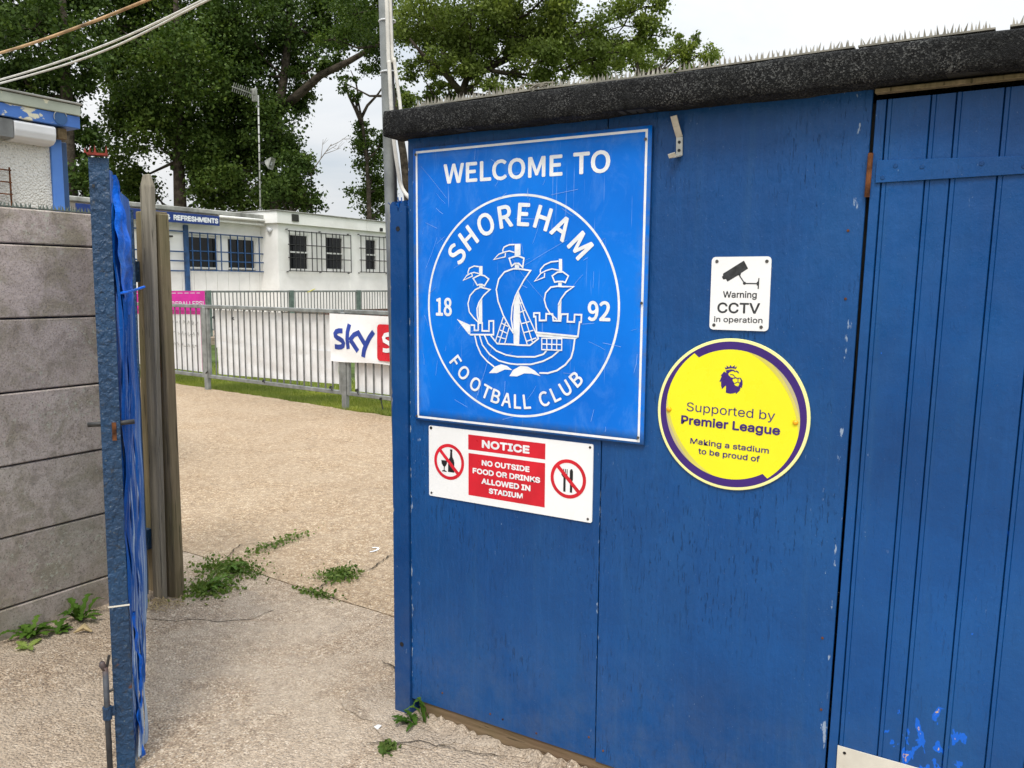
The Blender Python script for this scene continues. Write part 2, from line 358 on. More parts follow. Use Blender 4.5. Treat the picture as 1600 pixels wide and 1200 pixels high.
def steel_gate():
    m, nt, b = newmat('gate_steel'); v = coords(nt)
    lump = noise(nt, coords(nt, (1, 1, .8)), 62, 3, .5, .3)
    c = ramp(nt, noise(nt, v, 5, 6), [(.3, (.006, .030, .075)), (.7, (.009, .052, .13))])
    c = mixc(nt, ramp(nt, noise(nt, v, 46, 6, .75), [(.56, 0.0), (.66, .6)]), c, (.05, .05, .045))
    c = mixc(nt, ramp(nt, noise(nt, v, 18, 5, .7), [(.66, 0.0), (.72, .9)]), c, (.14, .055, .02))
    c = mixc(nt, ramp(nt, noise(nt, v, 105, 3, .6), [(.66, 0.0), (.70, .45)]), c, (.2, .23, .22))
    L(nt, c, b.inputs['Base Color']); b.inputs['Roughness'].default_value = .5
    p = bump(nt, b, lump, 1.0, .012); bump(nt, b, noise(nt, v, 200, 3), .3, .001, p); return m
m_gate = steel_gate()
def sheet_mat():
    m, nt, b = newmat('blue_sheeting'); v = coords(nt)
    c = ramp(nt, noise(nt, coords(nt, (6, 6, 1.4)), 1.4, 6), [(.3, (.001, .045, .24)), (.7, (.003, .13, .52))])
    ab = noise(nt, coords(nt, (40, 40, 1.6)), 1.0, 6, .7, .5)
    z = N(nt, 'SeparateXYZ', {0: v}).outputs[2]
    wear = N(nt, 'MapRange', {0: z, 1: 0.1, 2: 1.5, 3: .16, 4: 0.0}).outputs[0]
    wm = ramp(nt, math_(nt, 'ADD', ab, wear), [(.62, 0.0), (.70, .85)])
    c = mixc(nt, wm, c, (.46, .58, .70))
    L(nt, c, b.inputs['Base Color']); b.inputs['Roughness'].default_value = .6
    b.inputs['Specular IOR Level'].default_value = .22
    p = bump(nt, b, noise(nt, coords(nt, (30, 30, 8)), 1.0, 6, .7), .8, .010); bump(nt, b, noise(nt, v, 55, 4, .6, 1.0), .7, .006, p); return m
m_sheet = sheet_mat()
m_sheet_new = plain('bright_blue_plastic', (.002, .12, .62), .5, .25, var=.35, vs=14, bs=45, bstr=.9, bd=.008, dirt=(.12, .30, .65))
m_rust = plain('rust', (.13, .05, .02), .85, .2, var=.4, vs=30, bstr=.6, bs=160, dirt=(.05, .03, .02))
m_bolt = plain('blue_rusty_bolt', (.05, .055, .065), .6, .4, var=.3, vs=14, bstr=.4, dirt=(.16, .06, .02), dirtamt=.9)
m_rustred = plain('red_primer', (.20, .03, .018), .7, .3, var=.3, vs=40)
m_darkmetal = plain('dark_metal', (.03, .03, .03), .5, .5, .3, var=.3, vs=20)
m_zinc = plain('galvanised_steel', (.26, .275, .27), .5, .5, .35, var=.2, vs=8, dirt=(.12, .12, .10))
m_bar = plain('grey_bar_steel', (.17, .175, .175), .5, .5, .3, var=.2, vs=8)
m_greenpost = plain('green_grey_post', (.12, .165, .145), .6, .4, var=.2, vs=8)
m_white = plain('white_vinyl', (.88, .88, .885), .35, .4, var=.03, vs=5, bstr=.05, dirt=(.62, .61, .6), dirtamt=.3)
m_signwhite = plain('white_sign', (.83, .84, .85), .28, .45, var=.02, vs=4, bstr=.04, dirt=(.66, .65, .6), dirtamt=.25)
m_print_white = plain('white_print', (.80, .82, .84), .4, .35, var=.05, vs=30, bstr=.0, dirt=(.45, .55, .7), dirtamt=.35)
m_red = plain('red_print', (.62, .012, .028), .35, .4, var=.08, vs=9, bstr=.03)
m_black = plain('black_print', (.012, .012, .014), .4, .4, var=.2, vs=30, bstr=0)
m_darktext = plain('grey_black_print', (.035, .037, .04), .45, .4, var=.3, vs=60, bstr=0)
m_yellow = plain('yellow_panel', (.86, .80, .022), .3, .4, var=.02, vs=5, bstr=.03)
m_paleyellow = plain('pale_yellow_edge', (.88, .86, .36), .35, .4, var=.02, bstr=0)
m_purple = plain('purple_print', (.045, .016, .17), .35, .4, var=.06, bstr=0)
m_olive = plain('faded_ochre_print', (.66, .60, .12), .35, .4, var=.05, bstr=0)
m_olive2 = plain('faded_grey_print', (.50, .44, .26), .35, .4, var=.05, bstr=0)
m_orangecap = plain('orange_cap', (.85, .42, .01), .35, .5, var=.05, bstr=0)
m_skyblue = plain('banner_blue', (.022, .055, .33), .4, .4, var=.2, vs=5, bstr=0)
m_pink = plain('pink_vinyl', (.78, .035, .38), .4, .4, var=.06, vs=5)
m_hook = plain('hook_metal', (.50, .49, .44), .38, .5, .5, var=.1, vs=40)
m_screw = plain('screw_metal', (.10, .095, .09), .45, .5, .6, var=.3, vs=90)
m_navy = plain('navy_sign', (.008, .035, .19), .35, .45, var=.1, vs=5, bstr=.05)
m_wallwhite = plain('white_wall_paint', (.86, .855, .83), .7, .3, var=.04, vs=1.2, bstr=.2, bs=40, dirt=(.5, .48, .42), dirtamt=.4)
m_fascia_grey = plain('grey_fascia', (.33, .33, .31), .8, .2, var=.25, vs=3, dirt=(.12, .12, .09), dirtamt=.7)
m_frame = plain('window_frame_white', (.72, .72, .70), .4, .4, var=.05)
m_mast = plain('mast_grey', (.45, .45, .43), .5, .4, var=.1)
m_gutter = plain('gutter_white', (.75, .75, .72), .4, .4, var=.05)
m_darkbox = plain('dark_box', (.035, .035, .03), .7, .3, var=.3)
m_cable = plain('white_cable', (.62, .60, .55), .5, .4, var=.1, vs=20)
m_cable_rust = plain('tan_rope', (.42, .27, .14), .7, .3, var=.35, vs=5, dirt=(.34, .15, .05), dirtamt=.7)
m_spike = plain('grey_plastic_spikes', (.25, .235, .195), .6, .35, var=.2, vs=12)
m_spike_green = plain('green_plastic_spikes', (.10, .12, .10), .6, .35, var=.2, vs=12)
m_lamp = plain('lamp_diffuser', (.60, .61, .63), .4, .4, var=.05, vs=3)
m_mould = plain('offwhite_plate', (.66, .63, .55), .55, .35, var=.05, vs=8, bstr=.1, dirt=(.4, .36, .28))
m_crackdirt = plain('crack_dirt', (.05, .042, .03), .95, .1, var=.3, vs=30)
m_soil = plain('soil', (.09, .065, .042), .95, .1, var=.3, vs=12, bstr=.6, bs=40, bd=.02)
m_straw = plain('dry_straw', (.42, .33, .18), .8, .2, var=.2, vs=20, bstr=0)
m_bark = plain('bark', (.055, .045, .034), .95, .1, var=.35, vs=4, bstr=.9, bs=14, bd=.05)
m_barkgrey = plain('grey_branch', (.22, .19, .16), .9, .1, var=.25, vs=5)

def sign_blue():
    m, nt, b = newmat('blue_sign_face'); v = coords(nt)
    c = ramp(nt, noise(nt, v, 3, 6), [(.3, (.001, .135, .62)), (.7, (.002, .185, .76))])
    haze = noise(nt, coords(nt, (1, 1, .6)), 9, 8, .75, .6); c = mixc(nt, ramp(nt, haze, [(.52, 0.0), (.80, .34)]), c, (.16, .38, .82))
    gx = N(nt, 'SeparateXYZ', {0: v}); ed = math_(nt, 'MAXIMUM', math_(nt, 'MULTIPLY', math_(nt, 'ABSOLUTE', math_(nt, 'ADD', gx.outputs[0], 1.2855)), 2.4), math_(nt, 'MULTIPLY', math_(nt, 'ABSOLUTE', math_(nt, 'ADD', gx.outputs[2], -1.5415)), 2.22))
    gr_ = N(nt, 'MapRange', {0: ed, 1: .90, 2: 1.0, 3: 0.0, 4: .7}).outputs[0]; c = mixc(nt, math_(nt, 'MULTIPLY', gr_, ramp(nt, noise(nt, v, 16, 6, .7), [(.42, 0.0), (.66, 1.0)])), c, (.10, .16, .26))
    for rot, thr in ((.7, .70), (-.5, .715), (1.3, .72)):
        sc = noise(nt, coords(nt, (190, 1, 3.5), (0, rot, 0)), 1.0, 2, .5, .25)
        zone = ramp(nt, noise(nt, v, 6 + rot*2, 3), [(.46, 0.0), (.6, 1.0)])
        c = mixc(nt, math_(nt, 'MULTIPLY', ramp(nt, sc, [(thr, 0.0), (thr+.03, .3)]), zone), c, (.38, .54, .84))
    L(nt, c, b.inputs['Base Color']); b.inputs['Specular IOR Level'].default_value = .18
    L(nt, ramp(nt, haze, [(.3, .3), (.7, .5)]), b.inputs['Roughness'])
    bump(nt, b, noise(nt, v, 7, 3), .1, .01); return m
m_signblue = sign_blue()
m_scratch = plain('scratch_white', (.30, .48, .85), .6, .3, var=.2, bstr=0)

def pebble():
    m, nt, b = newmat('pebbledash'); v = coords(nt)
    vo = N(nt, 'TexVoronoi', {'Vector': v, 'Scale': 75.0}, feature='F1')
    c = ramp(nt, noise(nt, v, 3, 6), [(.3, (.62, .61, .57)), (.7, (.72, .71, .68))])
    c = mixc(nt, ramp(nt, noise(nt, v, 95, 4, .7), [(.36, .7), (.44, 0.0)]), c, (.25, .24, .21))
    L(nt, c, b.inputs['Base Color']); b.inputs['Roughness'].default_value = .9
    bump(nt, b, math_(nt, 'SUBTRACT', 1.0, vo.outputs['Distance']), .9, .008); return m
m_pebble = pebble()
def flaking(name, cols, thr):
    m, nt, b = newmat(name); v = coords(nt)
    n = noise(nt, coords(nt, (1, 1, 1.6)), 4.5, 8, .6, .4); st = []
    n2 = ramp(nt, noise(nt, v, 8, 5), [(.3, cols[0]), (.7, cols[1])])
    c = mixc(nt, ramp(nt, n, [(thr, 0.0), (thr+.015, 1.0)]), n2, cols[2])
    L(nt, c, b.inputs['Base Color']); b.inputs['Roughness'].default_value = .6; bump(nt, b, n, .4, .01); return m
m_flakeblue = flaking('flaking_blue', ((.05, .16, .50), (.035, .11, .36), (.58, .55, .42)), .58)
m_flakegreen = flaking('flaking_grey_green', ((.30, .33, .27), (.36, .39, .33), (.62, .58, .42)), .62)
m_palepost = flaking('pale_blue_post', ((.06, .18, .56), (.08, .22, .60), (.20, .08, .04)), .73)

def glass():
    m, nt, b = newmat('dark_window_glass'); b.inputs['Base Color'].default_value = (.006, .007, .008, 1)
    b.inputs['Roughness'].default_value = .06; b.inputs['Specular IOR Level'].default_value = .3; return m
m_glass = glass()
def brick():
    m, nt, b = newmat('brick'); v = coords(nt); oi = N(nt, 'ObjectInfo').outputs['Random']
    c = ramp(nt, oi, [(0, (.12, .05, .035)), (.5, (.21, .085, .055)), (1, (.27, .13, .085))])
    c = mixc(nt, ramp(nt, noise(nt, v, 20, 5), [(.5, 0.0), (.7, .4)]), c, (.10, .07, .05))
    L(nt, c, b.inputs['Base Color']); b.inputs['Roughness'].default_value = .9; return m
m_brick = brick()
m_mortar = plain('mortar', (.22, .20, .17), .9, .2, var=.2)
def leafmat(name, a, b_, c_, trans=.3):
    m, nt, b = newmat(name); g = N(nt, 'NewGeometry')
    c = ramp(nt, g.outputs['Random Per Island'], [(0, a), (.5, b_), (1, c_)])
    c = mixc(nt, 1.0, c, ramp(nt, noise(nt, coords(nt), .8, 3), [(.33, (.68, .72, .7)), (.52, (1, 1, 1)), (.68, (1.45, 1.32, 1.1))]), 'MULTIPLY')
    L(nt, c, b.inputs['Base Color']); b.inputs['Roughness'].default_value = .62; b.inputs['Specular IOR Level'].default_value = .12
    t = N(nt, 'BsdfTranslucent', {'Color': mixc(nt, 1.0, c, (1.3, 1.35, .7), 'MULTIPLY')}); mx = N(nt, 'MixShader', {0: trans, 1: b.outputs[0], 2: t.outputs[0]})
    L(nt, mx.outputs[0], nt.nodes['Material Output'].inputs['Surface']); return m
m_leaf_dark = leafmat('leaf_dark', (.022, .043, .007), (.04, .072, .013), (.078, .12, .028), .22)
m_leaf_mid = leafmat('leaf_mid', (.028, .054, .008), (.052, .09, .015), (.10, .145, .034), .25)
m_leaf_light = leafmat('leaf_light', (.075, .105, .02), (.13, .175, .038), (.20, .25, .075), .36)
m_weed = leafmat('weed_leaf', (.04, .095, .012), (.065, .135, .018), (.10, .18, .03), .25)
m_weed_dull = leafmat('weed_dull', (.06, .11, .02), (.10, .165, .035), (.17, .22, .06), .25)
m_weed_pale = leafmat('weed_pale', (.16, .24, .05), (.2, .29, .07), (.26, .33, .10), .25)
m_grass = leafmat('grass_blade', (.13, .18, .03), (.21, .27, .055), (.36, .37, .13), .3)
# ------------------------------------------------------------------ ground, path
rnd = random.Random(7)
g = MB(); g.add([(-400,-400,-.05),(400,-400,-.05),(400,400,-.05),(-400,400,-.05)], [(0,1,2,3)])
m_field = plain('field_grass', (.07, .105, .028), .95, .1, var=.3, vs=1.5, bstr=.5, bs=60, bd=.02)
struct(g.build('ground', m_field))
path = bpy.data.objects.new('path', None); COL.objects.link(path); struct(path)
EDGE = [(-30, 10.2), (-16, 8.78), (-11.03, 8.09), (-9.0, 7.84), (-7.5, 7.62), (-6.14, 7.43), (-3, 7.1), (2, 6.6), (8, 6.1)]
def wob(a, b, n, amp, seed):
    r = random.Random(seed); out = []
    for i in range(n + 1):
        t = i / n; out.append((a[0]+(b[0]-a[0])*t, a[1]+(b[1]-a[1])*t + (r.uniform(-amp, amp) if 0 < i < n else 0)))
    return out
edge = []
for i in range(len(EDGE)-1): edge += wob(EDGE[i], EDGE[i+1], 14, .03, 40+i)[:-1]
edge.append(EDGE[-1])
jl = wob((-6.0, 3.02), (-3.35, 2.925), 10, .006, 3)[:-1] + wob((-3.35, 2.925), (-1.6, 2.80), 14, .006, 4)[:-1] + wob((-1.6, 2.80), (8, 2.2), 6, .004, 5)
def slab(name, outline, z, mat):
    n = len(outline); mb = MB(); tri = tessellate_polygon([[Vector((*p, 0)) for p in outline]])
    mb.add([(x, y, z) for x, y in outline], [tuple(t) if (Vector(outline[t[1]])-Vector(outline[t[0]])).cross(Vector(outline[t[2]])-Vector(outline[t[0]])) > 0 else tuple(t[::-1]) for t in tri])
    mb.add([(x, y, z) for x, y in outline] + [(x, y, z-.12) for x, y in outline], [(i, (i+1) % n, n+(i+1) % n, n+i) for i in range(n)])
    return mb.build(name, mat, path)
slab('slab', [(-6.0, -8), (8, -8)] + [(x, y-.008) for x, y in jl[::-1]], 0.0, m_near)
slab('slab', [(x, y+.008) for x, y in jl] + edge[::-1] + [(-30, 3.2)], -.004, m_ground)
mb = MB()
for i in range(len(jl)-1):
    (x0, y0), (x1, y1) = jl[i], jl[i+1]; mb.add([(x0, y0-.0078, -.016), (x1, y1-.0078, -.016), (x1, y1+.0078, -.016), (x0, y0+.0078, -.016)], [(0,1,2,3)])
mb.build('joint_filler', m_crackdirt, path)
# a smoother cement patch round the gate post, and the thin cracks that run over the slabs
def patch(name, pts, z, mat):
    mb = MB(); t3 = tessellate_polygon([[Vector((*p, 0)) for p in pts]])
    mb.add([(x, y, z) for x, y in pts], [tuple(t) if (Vector(pts[t[1]])-Vector(pts[t[0]])).cross(Vector(pts[t[2]])-Vector(pts[t[0]])) > 0 else tuple(t[::-1]) for t in t3])
    return mb.build(name, mat, path)
pp = []
for i in range(40):
    a = 2*math.pi*i/40; rr = 1 + .12*math.sin(3*a+1) + rnd.uniform(-.08, .08); pp.append((-3.27 + .36*rr*math.cos(a), 2.52 + .26*rr*math.sin(a)))
patch('cement_patch', pp, .003, m_cement)
pp = []
for i in range(44):
    a = 2*math.pi*i/44; rr = 1 + .10*math.sin(4*a) + rnd.uniform(-.07, .07); pp.append((-1.72 + .30*rr*math.cos(a), 2.26 + .22*rr*math.sin(a)))
patch('cement_patch', pp, .003, m_cement)
def crack(pts, w, seed, z=.0035):
    r = random.Random(seed); P = [Vector(p) for p in pts]; Q = []
    for i in range(len(P)-1):
        n = max(2, int((P[i+1]-P[i]).length / .025))
        for k in range(n): Q.append(P[i].lerp(P[i+1], k/n) + Vector((r.uniform(-.008, .008), r.uniform(-.008, .008))))
    Q.append(P[-1]); mb = MB(); vs = []
    for i, q in enumerate(Q):
        t = (Q[min(i+1, len(Q)-1)] - Q[max(0, i-1)]).normalized(); nn = Vector((-t.y, t.x)) * (w/2) * r.uniform(.4, 1.3) * (1 if 0 < i < len(Q)-1 else .1)
        vs += [(q.x+nn.x, q.y+nn.y, z), (q.x-nn.x, q.y-nn.y, z)]
    mb.add(vs, [(2*i, 2*i+1, 2*i+3, 2*i+2) for i in range(len(Q)-1)]); return mb.build('crack', m_crackdirt, path)
crack([(-2.88, 3.72), (-2.92, 3.5), (-2.86, 3.3), (-2.95, 3.12), (-2.9, 2.9)], .007, 1)
crack([(-3.6, 3.4), (-3.8, 3.2), (-3.66, 2.95)], .006, 2)
crack([(-1.82, 2.48), (-2.0, 2.44), (-2.1, 2.47)], .006, 3, .007)
crack([(-1.75, 1.97), (-1.6, 2.07), (-1.46, 2.1), (-1.3, 2.15)], .005, 4, .007)
crack([(-1.98, 2.72), (-1.86, 2.66), (-1.75, 2.63)], .006, 6)
# loose chips and grit lying about
ch = MB(); r = random.Random(22)
for i in range(520):
    if r.random() < .5: x, y = r.uniform(-3.3, -1.2), r.uniform(1.5, 2.8)
    else: x, y = r.uniform(-1.7, -.9), 2.19 - abs(r.gauss(0, .09))
    if x < -3.55: continue
    s = r.uniform(.003, .0075); z0 = .0; a = r.uniform(0, 6.3)
    c0, s0 = math.cos(a)*s, math.sin(a)*s
    ch.add([(x+c0, y+s0, z0), (x-s0*.8, y+c0*.8, z0), (x-c0*.9, y-s0*.9, z0), (x+s0*.7, y-c0*.7, z0), (x, y, z0+s*.9)], [(0,1,4),(1,2,4),(2,3,4),(3,0,4)])
o = ch.build('loose_grit', m_near); stuff(o); o['label'] = 'loose pale stone grit scattered on the concrete path'; o['category'] = 'gravel'

# ------------------------------------------------------------------ the blue timber hut
YW = 2.206
hut = thing('timber_hut', 'blue painted timber hut with black felt roof edge at the gateway', 'hut')
def ply(x0, x1, z0, z1, y=YW, lean=0.0, nx=10):
    mb = MB(); mb.add([(x0, y, z0), (x1, y, z0), (x1-lean, y, z1), (x0, y, z1), (x0, y+.012, z0), (x1, y+.012, z0), (x1-lean, y+.012, z1), (x0, y+.012, z1)],
                      [(0,1,2,3),(7,6,5,4),(0,4,5,1),(1,5,6,2),(2,6,7,3),(3,7,4,0)])
    return mb.build('plywood_panel', m_panel, hut, bevel=.0012)
ply(-1.735, -1.0098, .062, 2.06)
ply(-1.0062, -.331, .055, 2.06, YW+.0005, -.026)
ply(.62, 1.6, .055, 2.06, YW+.001)
# backing frame behind the gaps, sill, corner post with its splintered top
fr = MB(); fr.box(-1.72, -.345, YW+.014, YW+.06, .07, 2.05); fr.box(.60, 1.58, YW+.014, YW+.06, .07, 2.05); fr.build('wall_frame', m_darkbox, hut)
sl = MB(); sl.box(-1.70, 1.6, YW+.006, YW+.09, .0, .066); sl.build('sill', m_sill, hut, bevel=.004)
def splinter_post():
    r = random.Random(5); mb = MB(); x0, x1, y0, y1 = -1.806, -1.737, 2.196, 2.29; n = 12; top = []
    for i in range(n+1):
        x = x0 + (x1-x0)*i/n; top.append((x, 1.805 + .012*math.sin(i*.8) + (r.uniform(-.004, .012))))
    vs, fs = [], []
    for x, z in top: vs += [(x, y0, 0), (x, y0, z), (x, y1, z + r.uniform(-.01, .03)), (x, y1, 0)]
    for i in range(n):
        for k in range(3): fs.append((4*i+k, 4*i+k+1, 4*i+4+k+1, 4*i+4+k))
    fs += [(0, 3, 2, 1), (4*n, 4*n+1, 4*n+2, 4*n+3)]; mb.add(vs, fs)
    p = mb.build('corner_post', m_post, hut)
    sp = MB()
    for i in range(26):
        x = r.uniform(x0, x1); z = 1.80 + r.uniform(-.01, .012); h = r.uniform(.008, .03)
        sp.bar((x, y0 - .0015 + r.uniform(0, .03), z), (x + r.uniform(-.008, .014), y0 - .002 + r.uniform(0, .03), z + h), .003, .002)
    sp.build('splinters', m_sheet, p)
    for z in (1.735, .262):
        h = MB(); h.tube([(-1.772, y0-.0012, z), (-1.772, y0+.0002, z)], .0085, 12); h.build('bolt_hole', m_black, p)
    return p
splinter_post()
# side and back walls of the hut
sd_ = MB(); sd_.box(-1.735, -1.712, YW+.10, 4.3, 0, 2.05); sd_.build('side_wall', m_panel, hut)
sd_ = MB(); sd_.box(1.578, 1.6, YW+.10, 4.3, 0, 2.05); sd_.build('side_wall', m_panel, hut)
sd_ = MB(); sd_.box(-1.735, 1.6, 4.302, 4.32, 0, 2.05); sd_.build('back_wall', m_panel, hut)
# felt covered roof edge: rounded, uneven
def fascia():
    r = random.Random(11); nx = 220; prof = [(.10, -.083), (.003, -.083), (-.002, -.079), (-.003, -.05), (-.003, -.02), (.0, -.006), (.006, -.001), (.05, .0), (.25, .0)]
    V = []; F = []; m = len(prof); ph = [r.uniform(0, 6.3) for _ in range(8)]
    for i in range(nx+1):
        x = -1.772 + (1.66+1.772)*i/nx
        for k, (dy, dz) in enumerate(prof):
            wv = .0018*math.sin(x*9+ph[0]+k*.3) + .0012*math.sin(x*23+ph[1]+k*.4) + .0007*math.sin(x*57+ph[2]+k*2.1) + r.uniform(-.0009, .0009)
            seam = -.003 if abs(x+.63) < .006 or abs(x+1.52) < .006 else 0
            V.append((x, 2.126 + dy + wv - seam, 2.109 + dz + (wv*.9 if k < 8 else 0)))
    for i in range(nx):
        for k in range(m-1): F.append((i*m+k, i*m+k+1, (i+1)*m+k+1, (i+1)*m+k))
    mb = MB(); mb.add(V, F); mb.f.append(tuple(range(m))); mb.f.append(tuple(nx*m + k for k in range(m))[::-1])
    return mb.build('felt_fascia', m_felt, hut, smooth=True)
fascia()
rf = MB(); rf.box(-1.76, 1.65, 2.36, 4.42, 2.03, 2.105); rf.build('roof', m_felt, hut)
so = MB(); so.box(-1.74, 1.62, 2.145, 2.19, 2.028, 2.06); so.build('soffit', m_darkbox, hut)
lt = MB(); lt.box(-.298, .60, 2.176, 2.2, 2.011, 2.022); lt.build('lintel', m_wood, hut, bevel=.002)
# the door: tongue and groove planks, each with a bead beside its joint
door = bpy.data.objects.new('door', None); COL.objects.link(door); door.parent = hut
bx = [-.300, -.274, -.179, -.126, -.030, .061, .141, .196, .292, .385, .44, .53, .595]
def plank(x0, x1, i):
    prof = [(x0+.0004, .005), (x0+.0022, 0), (x0+.0098, 0), (x0+.0110, .0018), (x0+.0122, 0), (x1-.0022, 0), (x1-.0004, .005)] if x1-x0 > .04 else [(x0+.0006, .008), (x0+.0026, 0), (x1-.0026, 0), (x1-.0006, .008)]
    r = random.Random(60+i); yy = YW + r.uniform(-.0015, .0015); mb = MB(); n = len(prof); V = []
    for z in (.03, 2.0):
        lean = -.0145*(1.9-z)
        V += [(x+lean, yy+d, z) for x, d in prof] + [(prof[-1][0]+lean, yy+.024, z), (prof[0][0]+lean, yy+.024, z)]
    k = n + 2; mb.add(V, [(j, (j+1) % k, k+(j+1) % k, k+j) for j in range(k)] + [tuple(range(k))[::-1], tuple(range(k, 2*k))])
    mb.build('plank', m_door, door)
for i in range(len(bx)-1): plank(bx[i], bx[i+1], i)
bk = MB(); bk.box(-.315, .60, YW+.03, YW+.05, .03, 2.0); bk.build('backing_board', m_darkbox, door)
st = MB(); st.add([(-.289, 0, 1.802), (.30, 0, 1.81), (.30, 0, 1.836), (-.289, 0, 1.857)], [(0,1,2,3)])
st = MB(); V = [(-.288, 1.803), (.32, 1.808), (.335, 1.818), (.32, 1.834), (-.288, 1.857)]
st.add([(x, YW-.0065, z) for x, z in V] + [(x, YW-.0015, z) for x, z in V], [(0,1,2,3,4), (9,8,7,6,5)] + [(i, 5+i, 5+(i+1) % 5, (i+1) % 5) for i in range(5)])
hinge = st.build('strap_hinge', m_door, door, bevel=.0008)
def screw(p, r, parent, mat=m_screw, h=.0014):
    mb = MB(); x, y, z = p; mb.tube([(x, y, z), (x, y-h, z)], [r, r*.86], 12)
    mb.tube([(x, y-h, z), (x, y-h-.0002, z)], [r*.35, r*.35], 4); return mb.build('screw', mat, parent)
for x, z in ((-.272, 1.815), (-.245, 1.841), (-.187, 1.835), (-.064, 1.834), (.02, 1.822), (.15, 1.826)): screw((x, YW-.0066, z), .0055, hinge, m_post)
kn = MB(); kn.tube([(-.305, YW-.006, 1.77), (-.302, YW-.006, 1.875)], .0065, 10); kn.build('hinge_knuckle', m_rust, door)
ln = MB(); ln.box(-.3262, -.3305, YW+.004, YW+.012, .9, 1.70); ln.build('edge_strip', m_wood, hut)
fr2 = MB(); fr2.box(.599, .617, YW-.004, YW+.05, .0, 2.03); fr2.build('door_frame', m_post, hut, bevel=.002)
# nails and small rusty screw heads in the panels
for x, z in ((-1.03, .13), (-.98, .10), (-1.6, .12), (-1.35, .095), (-1.22, .085), (-.345, .42), (-.352, .62), (-.342, 1.52), (-.345, 1.69), (-1.4, .1)):
    screw((x, YW-.0002, z), .0035, hut, m_rust)
# mortar haunch along the foot of the wall
def haunch():
    r = random.Random(3); V, F = [], []; n = 90
    for i in range(n+1):
        x = -1.66 + 1.55*i/n; w = .045 + .02*math.sin(i*.23) + .012*math.sin(i*.71) + r.uniform(-.016, .016); h = .016 + .009*math.sin(i*.21+1) + r.uniform(-.009, .009)
        V += [(x, YW+.004, h), (x, YW-.25*w, h*.75), (x, YW-.65*w, h*.35), (x, YW-w-.01, -.004)]
    for i in range(n):
        for k in range(3): F.append((4*i+k, 4*i+k+1, 4*i+5+k, 4*i+4+k))
    mb = MB(); mb.add(V, F); return mb.build('mortar_haunch', m_cement, hut)
haunch()

# ------------------------------------------------------------------ spike strips
def spike_strip(p0, p1, label, mat=m_spike, h=.0205, pitch=.0135, rows=2, seed=0, group='anti climb spike strips on the hut roof', name='spike_strip', gap=.02):
    r = random.Random(seed); p0, p1 = Vector(p0), Vector(p1); t = thing(name, label, 'spikes', group); d = (p1-p0).normalized(); side = Vector((-d.y, d.x, 0))
    b = MB(); b.bar(p0 + Vector((0,0,.002)), p1 + Vector((0,0,.002)), .034, .004); b.build('base', mat, t)
    s = MB(); n = int((p1-p0).length / pitch)
    for row in range(rows):
        for i in range(n):
            q = p0 + d*(pitch*(i + .5 + .5*(row % 2))) + side*((row-(rows-1)/2)*gap) + Vector((0,0,.0042))
            if r.random() < .03: continue
            w = .003; ht = h*r.uniform(.85, 1.1); tip = q + Vector((r.gauss(0, .003), r.gauss(0, .004), ht))
            a, b2 = d*w, side*w
            s.add([q-a-b2, q+a-b2, q+a+b2, q-a+b2, tip], [(0,1,4),(1,2,4),(2,3,4),(3,0,4)])
    sp = s.build('spikes', mat, t); stuff(sp); return t
zs = 2.1115; ys = 2.162
segs = [(-1.655, -1.235, 0, .004, 'spike strip at the left end of the hut roof nearest the metal pole'), (-1.225, -.795, .006, -.001, 'spike strip on the roof edge above the welcome sign lettering end'),
        (-.785, -.345, .001, .004, 'spike strip on the roof edge above the round yellow sign'), (-.337, -.055, .005, .003, 'spike strip on the roof edge above the door hinge'), (-.028, .40, .004, .0, 'short visible spike strip at the right edge of the hut roof')]
for i, (a, b, da, db, lb) in enumerate(segs): spike_strip((a, ys + (.006 if i % 2 else 0), zs+da), (b, ys, zs+db), lb, seed=i)
debris = MB(); r = random.Random(9)
for i in range(16):
    x = -1.235 + r.uniform(-.09, .09); debris.bar((x, ys + r.uniform(-.02, .02), zs+.012+r.uniform(0, .014)), (x+r.uniform(-.05, .05), ys+r.uniform(-.02, .02), zs+.012+r.uniform(0, .016)), .004, .003)
tag(debris.build('broken_spikes', m_spike), 'snapped plastic spike pieces lying loose on the felt roof edge', 'debris')
# ------------------------------------------------------------------ signs on the hut
FILLS = [[(-143, 128), (-130, 128), (-130, 100), (-143, 100)], [(-143, 72), (-129, 72), (-129, 61), (-142, 61)], [(-131, 29), (-130, -51), (-144, -52), (-145, 9)], [(-230, -43), (-176, -61), (-176, -93), (-184, -90)], [(-104, -213), (-82, -191), (-58, -182), (-36, -186), (-16, -198), (-44, -198), (-73, -211)], [(-27, -218), (-14, -198), (8, -186), (14, -183), (40, -184), (65, -195), (86, -211), (53, -205), (27, -206), (2, -217)], [(-11, 195), (10, 195), (10, 160), (-11, 160)], [(-10, 135), (6, 135), (6, 117), (-10, 117)], [(1, 51), (-12, 15), (-14, -37), (-12, -117), (8, -116), (11, -14), (6, 48)], [(144, 148), (155, 147), (156, 111), (145, 111)], [(143, 82), (155, 82), (155, 65), (143, 65)], [(155, 29), (154, -40), (143, -40), (143, 8)], [(71, -74), (215, -81), (213, -86), (204, -92), (76, -89)]]
